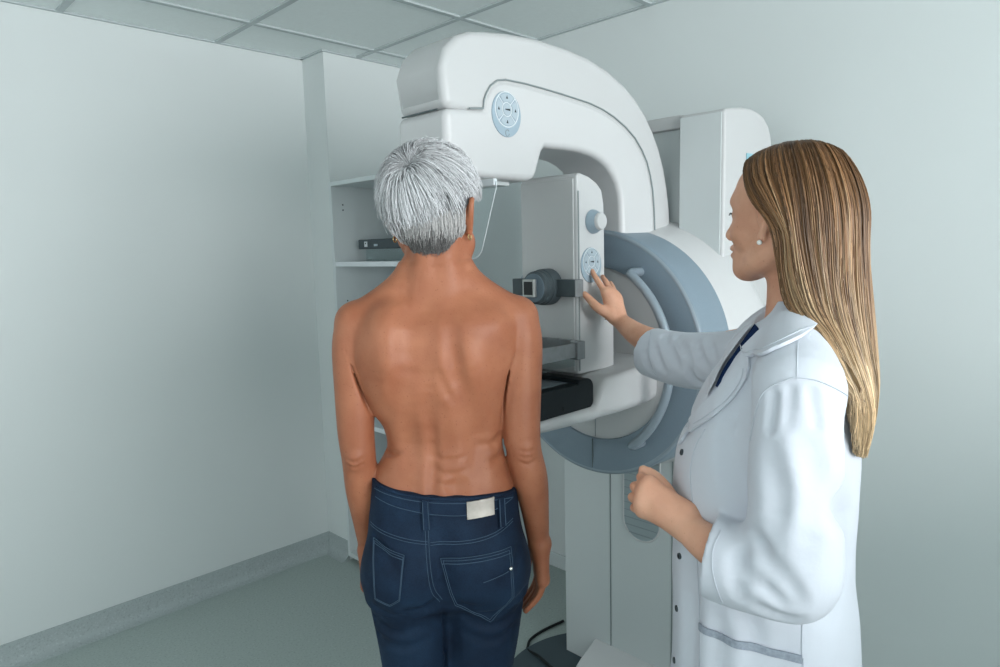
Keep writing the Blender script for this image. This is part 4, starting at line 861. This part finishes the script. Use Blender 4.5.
link('lapel', patch(cbv, [(-.054, 1.378), (-.046, 1.370), (-.044, 1.357), (-.049, 1.338), (-.065, 1.311), (-.095, 1.277), (-.127, 1.248), (-.146, 1.226), (-.158, 1.206), (-.150, 1.236), (-.136, 1.260), (-.121, 1.280), (-.093, 1.313), (-.065, 1.355)], .0055, .0045, .004), M['coat'], coat)
link('collar', patch(cbv, [(.024, 1.447), (.050, 1.424), (.026, 1.409), (-.008, 1.393), (-.048, 1.368), (-.056, 1.379), (-.033, 1.405), (-.006, 1.432)], .0075, .006, .004), M['coat'], coat)
cseam([(.044, 1.420), (.024, 1.413), (-.007, 1.397), (-.049, 1.373), (-.058, 1.381)], off=.0082)
cseam([(.021, 1.405), (.020, 1.385), (.020, 1.360)], r=.0008, off=.0004); cseam([(.110, 1.24), (.102, 1.30), (.084, 1.335), (.05, 1.357), (.020, 1.362), (.005, 1.357), (-.014, 1.346), (-.026, 1.330), (-.034, 1.30), (-.040, 1.26)], r=.0011)
cseam([(-.112, 1.252), (-.128, 1.218), (-.135, 1.177), (-.130, 1.13), (-.124, 1.09), (-.121, 1.033), (-.117, .97), (-.114, .905), (-.113, .80), (-.114, .65)])
cseam([(-.052, 1.352), (-.056, 1.336), (-.071, 1.312), (-.098, 1.281), (-.128, 1.253)], off=.0064, r=.0006)
for x, z in ((-.153, 1.199), (-.1515, 1.112), (-.154, 1.018), (-.158, .921), (-.162, .820)):
    h = cbv.ray_cast(Vector((x, -.6, z)), Vector((0, 1, 0))); nrm = h[1] if h[1].y < 0 else -h[1]; q = nrm.to_track_quat('Z', 'Y').to_matrix()
    fn = lambda a, b, hh, h=h, q=q: h[0]+q@Vector((a, b, hh))
    bt = MB().lathe([(0, .0022), (.0030, .0022), (.0034, .0016)], fn, 16).lathe([(.0034, -.001), (.0034, .0026), (.0044, .0028), (.0054, .0022), (.0056, -.001)], fn, 20, 1).obj('button', [M['black'], M['darkgrey']], coat)
pk = link('pocket', patch(cbv, [(-.111, .929), (-.072, .926), (-.035, .924), (.002, .921), (.038, .919), (.040, .800), (-.108, .800)], .0035, .0035, .006), M['coat'], coat)
link('pocket_trim', patch(cbv, [(-.112, .930), (-.072, .927), (-.035, .925), (.002, .922), (.0395, .920), (.0395, .908), (.002, .910), (-.035, .913), (-.072, .915), (-.112, .918)], .0052, .003, .004), M['trim'], pk)
cseam([(.039, 1.0), (.039, .96), (.040, .92)]); cseam([(.042, .915), (.042, .85), (.041, .72)])
cseam([(-.079, 1.118), (-.088, 1.096), (-.086, 1.066), (-.072, 1.018)]); cseam([(-.294, 1.346), (-.290, 1.31), (-.279, 1.262), (-.268, 1.242)])
# trousers and shoes below the coat
M['trouser'] = mat('dark_trousers', (.03, .035, .05), .8, .2)
T = SDF((-.20, -.24, .06), (.18, .24, 1.02), .005)
T.loft([(.80, -.01, 0, .115, .165, .165), (.95, -.01, 0, .105, .155, .155), (1.0, -.01, 0, .095, .14, .14)], .02)
for q in (1, -1): T.chain([(-.005, .085*q, .86), (0, .085*q, .5), (.005, .08*q, .09)], [.082, .058, .050], .02)
T.obj('trousers', M['trouser'], doc)
for q in (1, -1):
    s = SDF((-.22, .085*q-.07, -.005), (.12, .085*q+.07, .13), .004)
    s.chain([(.05, .08*q, .036), (-.02, .082*q, .036), (-.10, .086*q, .030), (-.16, .086*q, .026)], [.036, .036, .037, .027], .01); s.chain([(.01, .08*q, .05), (.0, .08*q, .10)], [.040, .038], .02); s.cut(lambda X, Y, Z: np.maximum(-Z, Z-.105)); s.obj('shoe', M['ringwhite'], doc)
# long straight hair, dark at the roots and blond at the ends: sheets of strands between guide curves
M['longhair'] = hairmat('brown_to_blond_hair', .38, .45)
G = np.array([   # guides from the near face edge over the back to the far side; each runs from the parting down
 [(-0.030, -0.006, 1.703), (-0.061, -0.034, 1.682), (-0.060, -0.057, 1.646), (-0.049, -0.076, 1.614), (-0.021, -0.089, 1.574), (-0.006, -0.082, 1.510), (0.006, -0.085, 1.455), (0.034, -0.112, 1.418), (0.068, -0.135, 1.375), (0.096, -0.135, 1.324), (0.103, -0.120, 1.271)],
 [(-0.020, -0.006, 1.708), (-0.040, -0.046, 1.692), (-0.040, -0.074, 1.655), (-0.020, -0.089, 1.610), (0.002, -0.094, 1.562), (0.008, -0.090, 1.500), (0.025, -0.100, 1.448), (0.052, -0.124, 1.409), (0.078, -0.138, 1.363), (0.101, -0.132, 1.311), (0.106, -0.116, 1.245)],
 [(0.004, -0.004, 1.712), (-0.004, -0.050, 1.702), (0.004, -0.082, 1.662), (0.014, -0.097, 1.610), (0.022, -0.100, 1.555), (0.034, -0.100, 1.495), (0.049, -0.106, 1.440), (0.073, -0.120, 1.395), (0.093, -0.126, 1.348), (0.110, -0.118, 1.293), (0.111, -0.104, 1.223)],
 [(0.024, -0.003, 1.711), (0.040, -0.048, 1.702), (0.056, -0.076, 1.660), (0.068, -0.086, 1.608), (0.074, -0.088, 1.552), (0.078, -0.086, 1.490), (0.087, -0.088, 1.432), (0.101, -0.094, 1.383), (0.116, -0.096, 1.333), (0.125, -0.090, 1.276), (0.119, -0.080, 1.214)],
 [(0.038, -0.002, 1.708), (0.070, -0.026, 1.694), (0.094, -0.040, 1.652), (0.108, -0.046, 1.602), (0.111, -0.046, 1.548), (0.116, -0.045, 1.488), (0.123, -0.045, 1.428), (0.130, -0.047, 1.375), (0.137, -0.048, 1.322), (0.135, -0.046, 1.267), (0.125, -0.042, 1.210)],
 [(0.040, 0.002, 1.708), (0.076, 0.014, 1.692), (0.102, 0.018, 1.648), (0.115, 0.018, 1.600), (0.117, 0.016, 1.545), (0.122, 0.016, 1.486), (0.128, 0.016, 1.428), (0.134, 0.014, 1.373), (0.138, 0.012, 1.319), (0.136, 0.010, 1.267), (0.126, 0.008, 1.214)],
 [(0.028, 0.004, 1.710), (0.050, 0.050, 1.698), (0.068, 0.074, 1.655), (0.076, 0.084, 1.605), (0.080, 0.084, 1.550), (0.082, 0.082, 1.490), (0.091, 0.082, 1.432), (0.104, 0.080, 1.381), (0.120, 0.074, 1.331), (0.127, 0.066, 1.276), (0.121, 0.058, 1.219)],
 [(0.000, 0.004, 1.711), (0.000, 0.054, 1.700), (0.004, 0.084, 1.660), (0.010, 0.096, 1.608), (0.016, 0.098, 1.552), (0.026, 0.098, 1.492), (0.043, 0.102, 1.438), (0.071, 0.110, 1.392), (0.095, 0.108, 1.346), (0.112, 0.098, 1.290), (0.113, 0.088, 1.228)],
 [(-0.034, 0.002, 1.702), (-0.058, 0.044, 1.682), (-0.054, 0.070, 1.646), (-0.036, 0.086, 1.606), (-0.020, 0.092, 1.565), (-0.006, 0.090, 1.508), (0.012, 0.094, 1.455), (0.040, 0.108, 1.413), (0.076, 0.112, 1.369), (0.099, 0.104, 1.319), (0.107, 0.094, 1.267)]])
def dense(Gd, ku, kv):
    a = np.stack([spline(Gd[:, j], ku) for j in range(Gd.shape[1])], 1); return np.stack([spline(a[i], kv) for i in range(len(a))], 0)
DN = dense(G, 40, 6); nu, nv, _ = DN.shape
du = np.gradient(DN, axis=0); dv = np.gradient(DN, axis=1); NM = np.cross(du, dv); NM /= np.linalg.norm(NM, axis=2, keepdims=True)+1e-9
ctr = DN.mean(0, keepdims=True); sg = np.sign(np.sum(NM*(DN-np.array([.02, 0, 1.5])*np.array([1, 1, 0])-DN*np.array([0, 0, 1])), 2).mean()); NM *= sg
step = 6; nvs = nv-4; S0 = DN[::step, :nvs]; N0 = NM[::step, :nvs]; nv_full, nv = nv, nvs; su = len(S0)
V = np.concatenate([(S0-N0*.004).reshape(-1, 3), (S0-N0*.016).reshape(-1, 3)]); Q = []
idx = lambda l, i, j: l*su*nv+i*nv+j
for i in range(su-1):
    for j in range(nv-1): Q += [(idx(0, i, j), idx(0, i+1, j), idx(0, i+1, j+1), idx(0, i, j+1)), (idx(1, i, j), idx(1, i, j+1), idx(1, i+1, j+1), idx(1, i+1, j))]
for j in range(nv-1): Q += [(idx(0, 0, j), idx(0, 0, j+1), idx(1, 0, j+1), idx(1, 0, j)), (idx(0, su-1, j), idx(1, su-1, j), idx(1, su-1, j+1), idx(0, su-1, j+1))]
for i in range(su-1): Q += [(idx(0, i, nv-1), idx(0, i+1, nv-1), idx(1, i+1, nv-1), idx(1, i, nv-1)), (idx(0, i, 0), idx(1, i, 0), idx(1, i+1, 0), idx(0, i+1, 0))]
me = npmesh('hair', V, Q); me.materials.append(M['longhair']); lh = bpy.data.objects.new('hair', me); COL.objects.link(lh); lh.parent = doc
def tones(s, v):   # s: 0 root .. 1 tip
    a = np.array([.092, .043, .017]); b_ = np.array([.245, .125, .054]); c = np.array([.56, .41, .245]); s = s[..., None]
    t1 = np.clip(s/.45, 0, 1); t2 = np.clip((s-.42)/.45, 0, 1); return ((a*(1-t1)+b_*t1)*(1-t2)+c*t2)*v[..., None]
at = me.color_attributes.new('tone', 'FLOAT_COLOR', 'POINT'); sv = np.tile(np.linspace(0, 1, nv), 2*su); cc = tones(sv, np.full(sv.shape, .7)); at.data.foreach_set('color', np.c_[cc, np.ones(len(cc))].ravel().astype(np.float32))
nv = nv_full; rng = np.random.default_rng(3); N = 7500; ui = rng.random(N)*(nu-1); i0 = np.clip(ui.astype(int), 0, nu-2); f = (ui-i0)[:, None, None]
base = DN[i0]*(1-f)+DN[i0+1]*f; nm = NM[i0]; s = np.linspace(0, 1, nv)
lay = (rng.random(N)**1.5); lift = (-.005+.010*lay)[:, None]*np.clip(s*8, .25, 1)[None, :]
clp = np.floor(ui/3.2); ph = np.sin(clp*12.9898)*43758.5453; ph -= np.floor(ph)
lift = lift+((.0008+.0016*ph[:, None])*np.sin(2*PI*(ph[:, None]+s[None, :]*(.5+ph[:, None]))))*np.clip(s*5, 0, 1)[None, :]
sway = (.004*np.sin(2*PI*(rng.random(N)[:, None]+s[None, :]*.8)))*np.clip(s*2-.2, 0, 1)[None, :]
dun = du[i0]/(np.linalg.norm(du[i0], axis=2, keepdims=True)+1e-9)
P = base+nm*lift[..., None]+dun*(sway+(ph-.5)[:, None]*.006*s[None, :]**2)[..., None]
cut_ = 1-.16*rng.random(N)**1.6; kk = 26; out = np.zeros((N, kk, 3)); pos = np.linspace(0, 1, kk)[None, :]*cut_[:, None]*(nv-1); j0 = np.clip(pos.astype(int), 0, nv-2); ff = (pos-j0)[..., None]; ar = np.arange(N)[:, None]
out = P[ar, j0]*(1-ff)+P[ar, j0+1]*ff
val = .72+.55*rng.random(N)*(.5+ph); dk = rng.random(N) < .22; val[dk] *= .55; lt = rng.random(N) < .15; val[lt] *= 1.45
sh = np.clip(pos/(nv-1)+(.16*(ph-.5)+.10*rng.normal(size=N))[:, None], 0, 1); col = tones(sh, np.repeat(val[:, None], kk, 1))
rad = np.where(np.linspace(0, 1, kk) > .9, .7, 1)[None, :]*(.0005+.0004*rng.random(N))[:, None]
strands('strands', out, rad, col, M['longhair'], lh)
earring(dp_(-.002, -.0805, -.049), .0042, doc, M['pearl'], False)
# brows and lashes
M['brow'] = mat('brown_brow', (.05, .03, .018), .8, .1)
for q in (1, -1):
    MB().tube([dp_(-.0895, .014*q, .017), dp_(-.0870, .028*q, .022), dp_(-.0785, .042*q, .018)], [.0014, .0016, .001], 6).obj('eyebrow', M['brow'], doc, fix=False)
    MB().tube([dp_(-.0845, .019*q, -.001), dp_(-.0885, .030*q, .0025), dp_(-.083, .042*q, -.001)], [.0009, .0016, .0009], 6).obj('eyelashes', M['mark'], doc, fix=False)
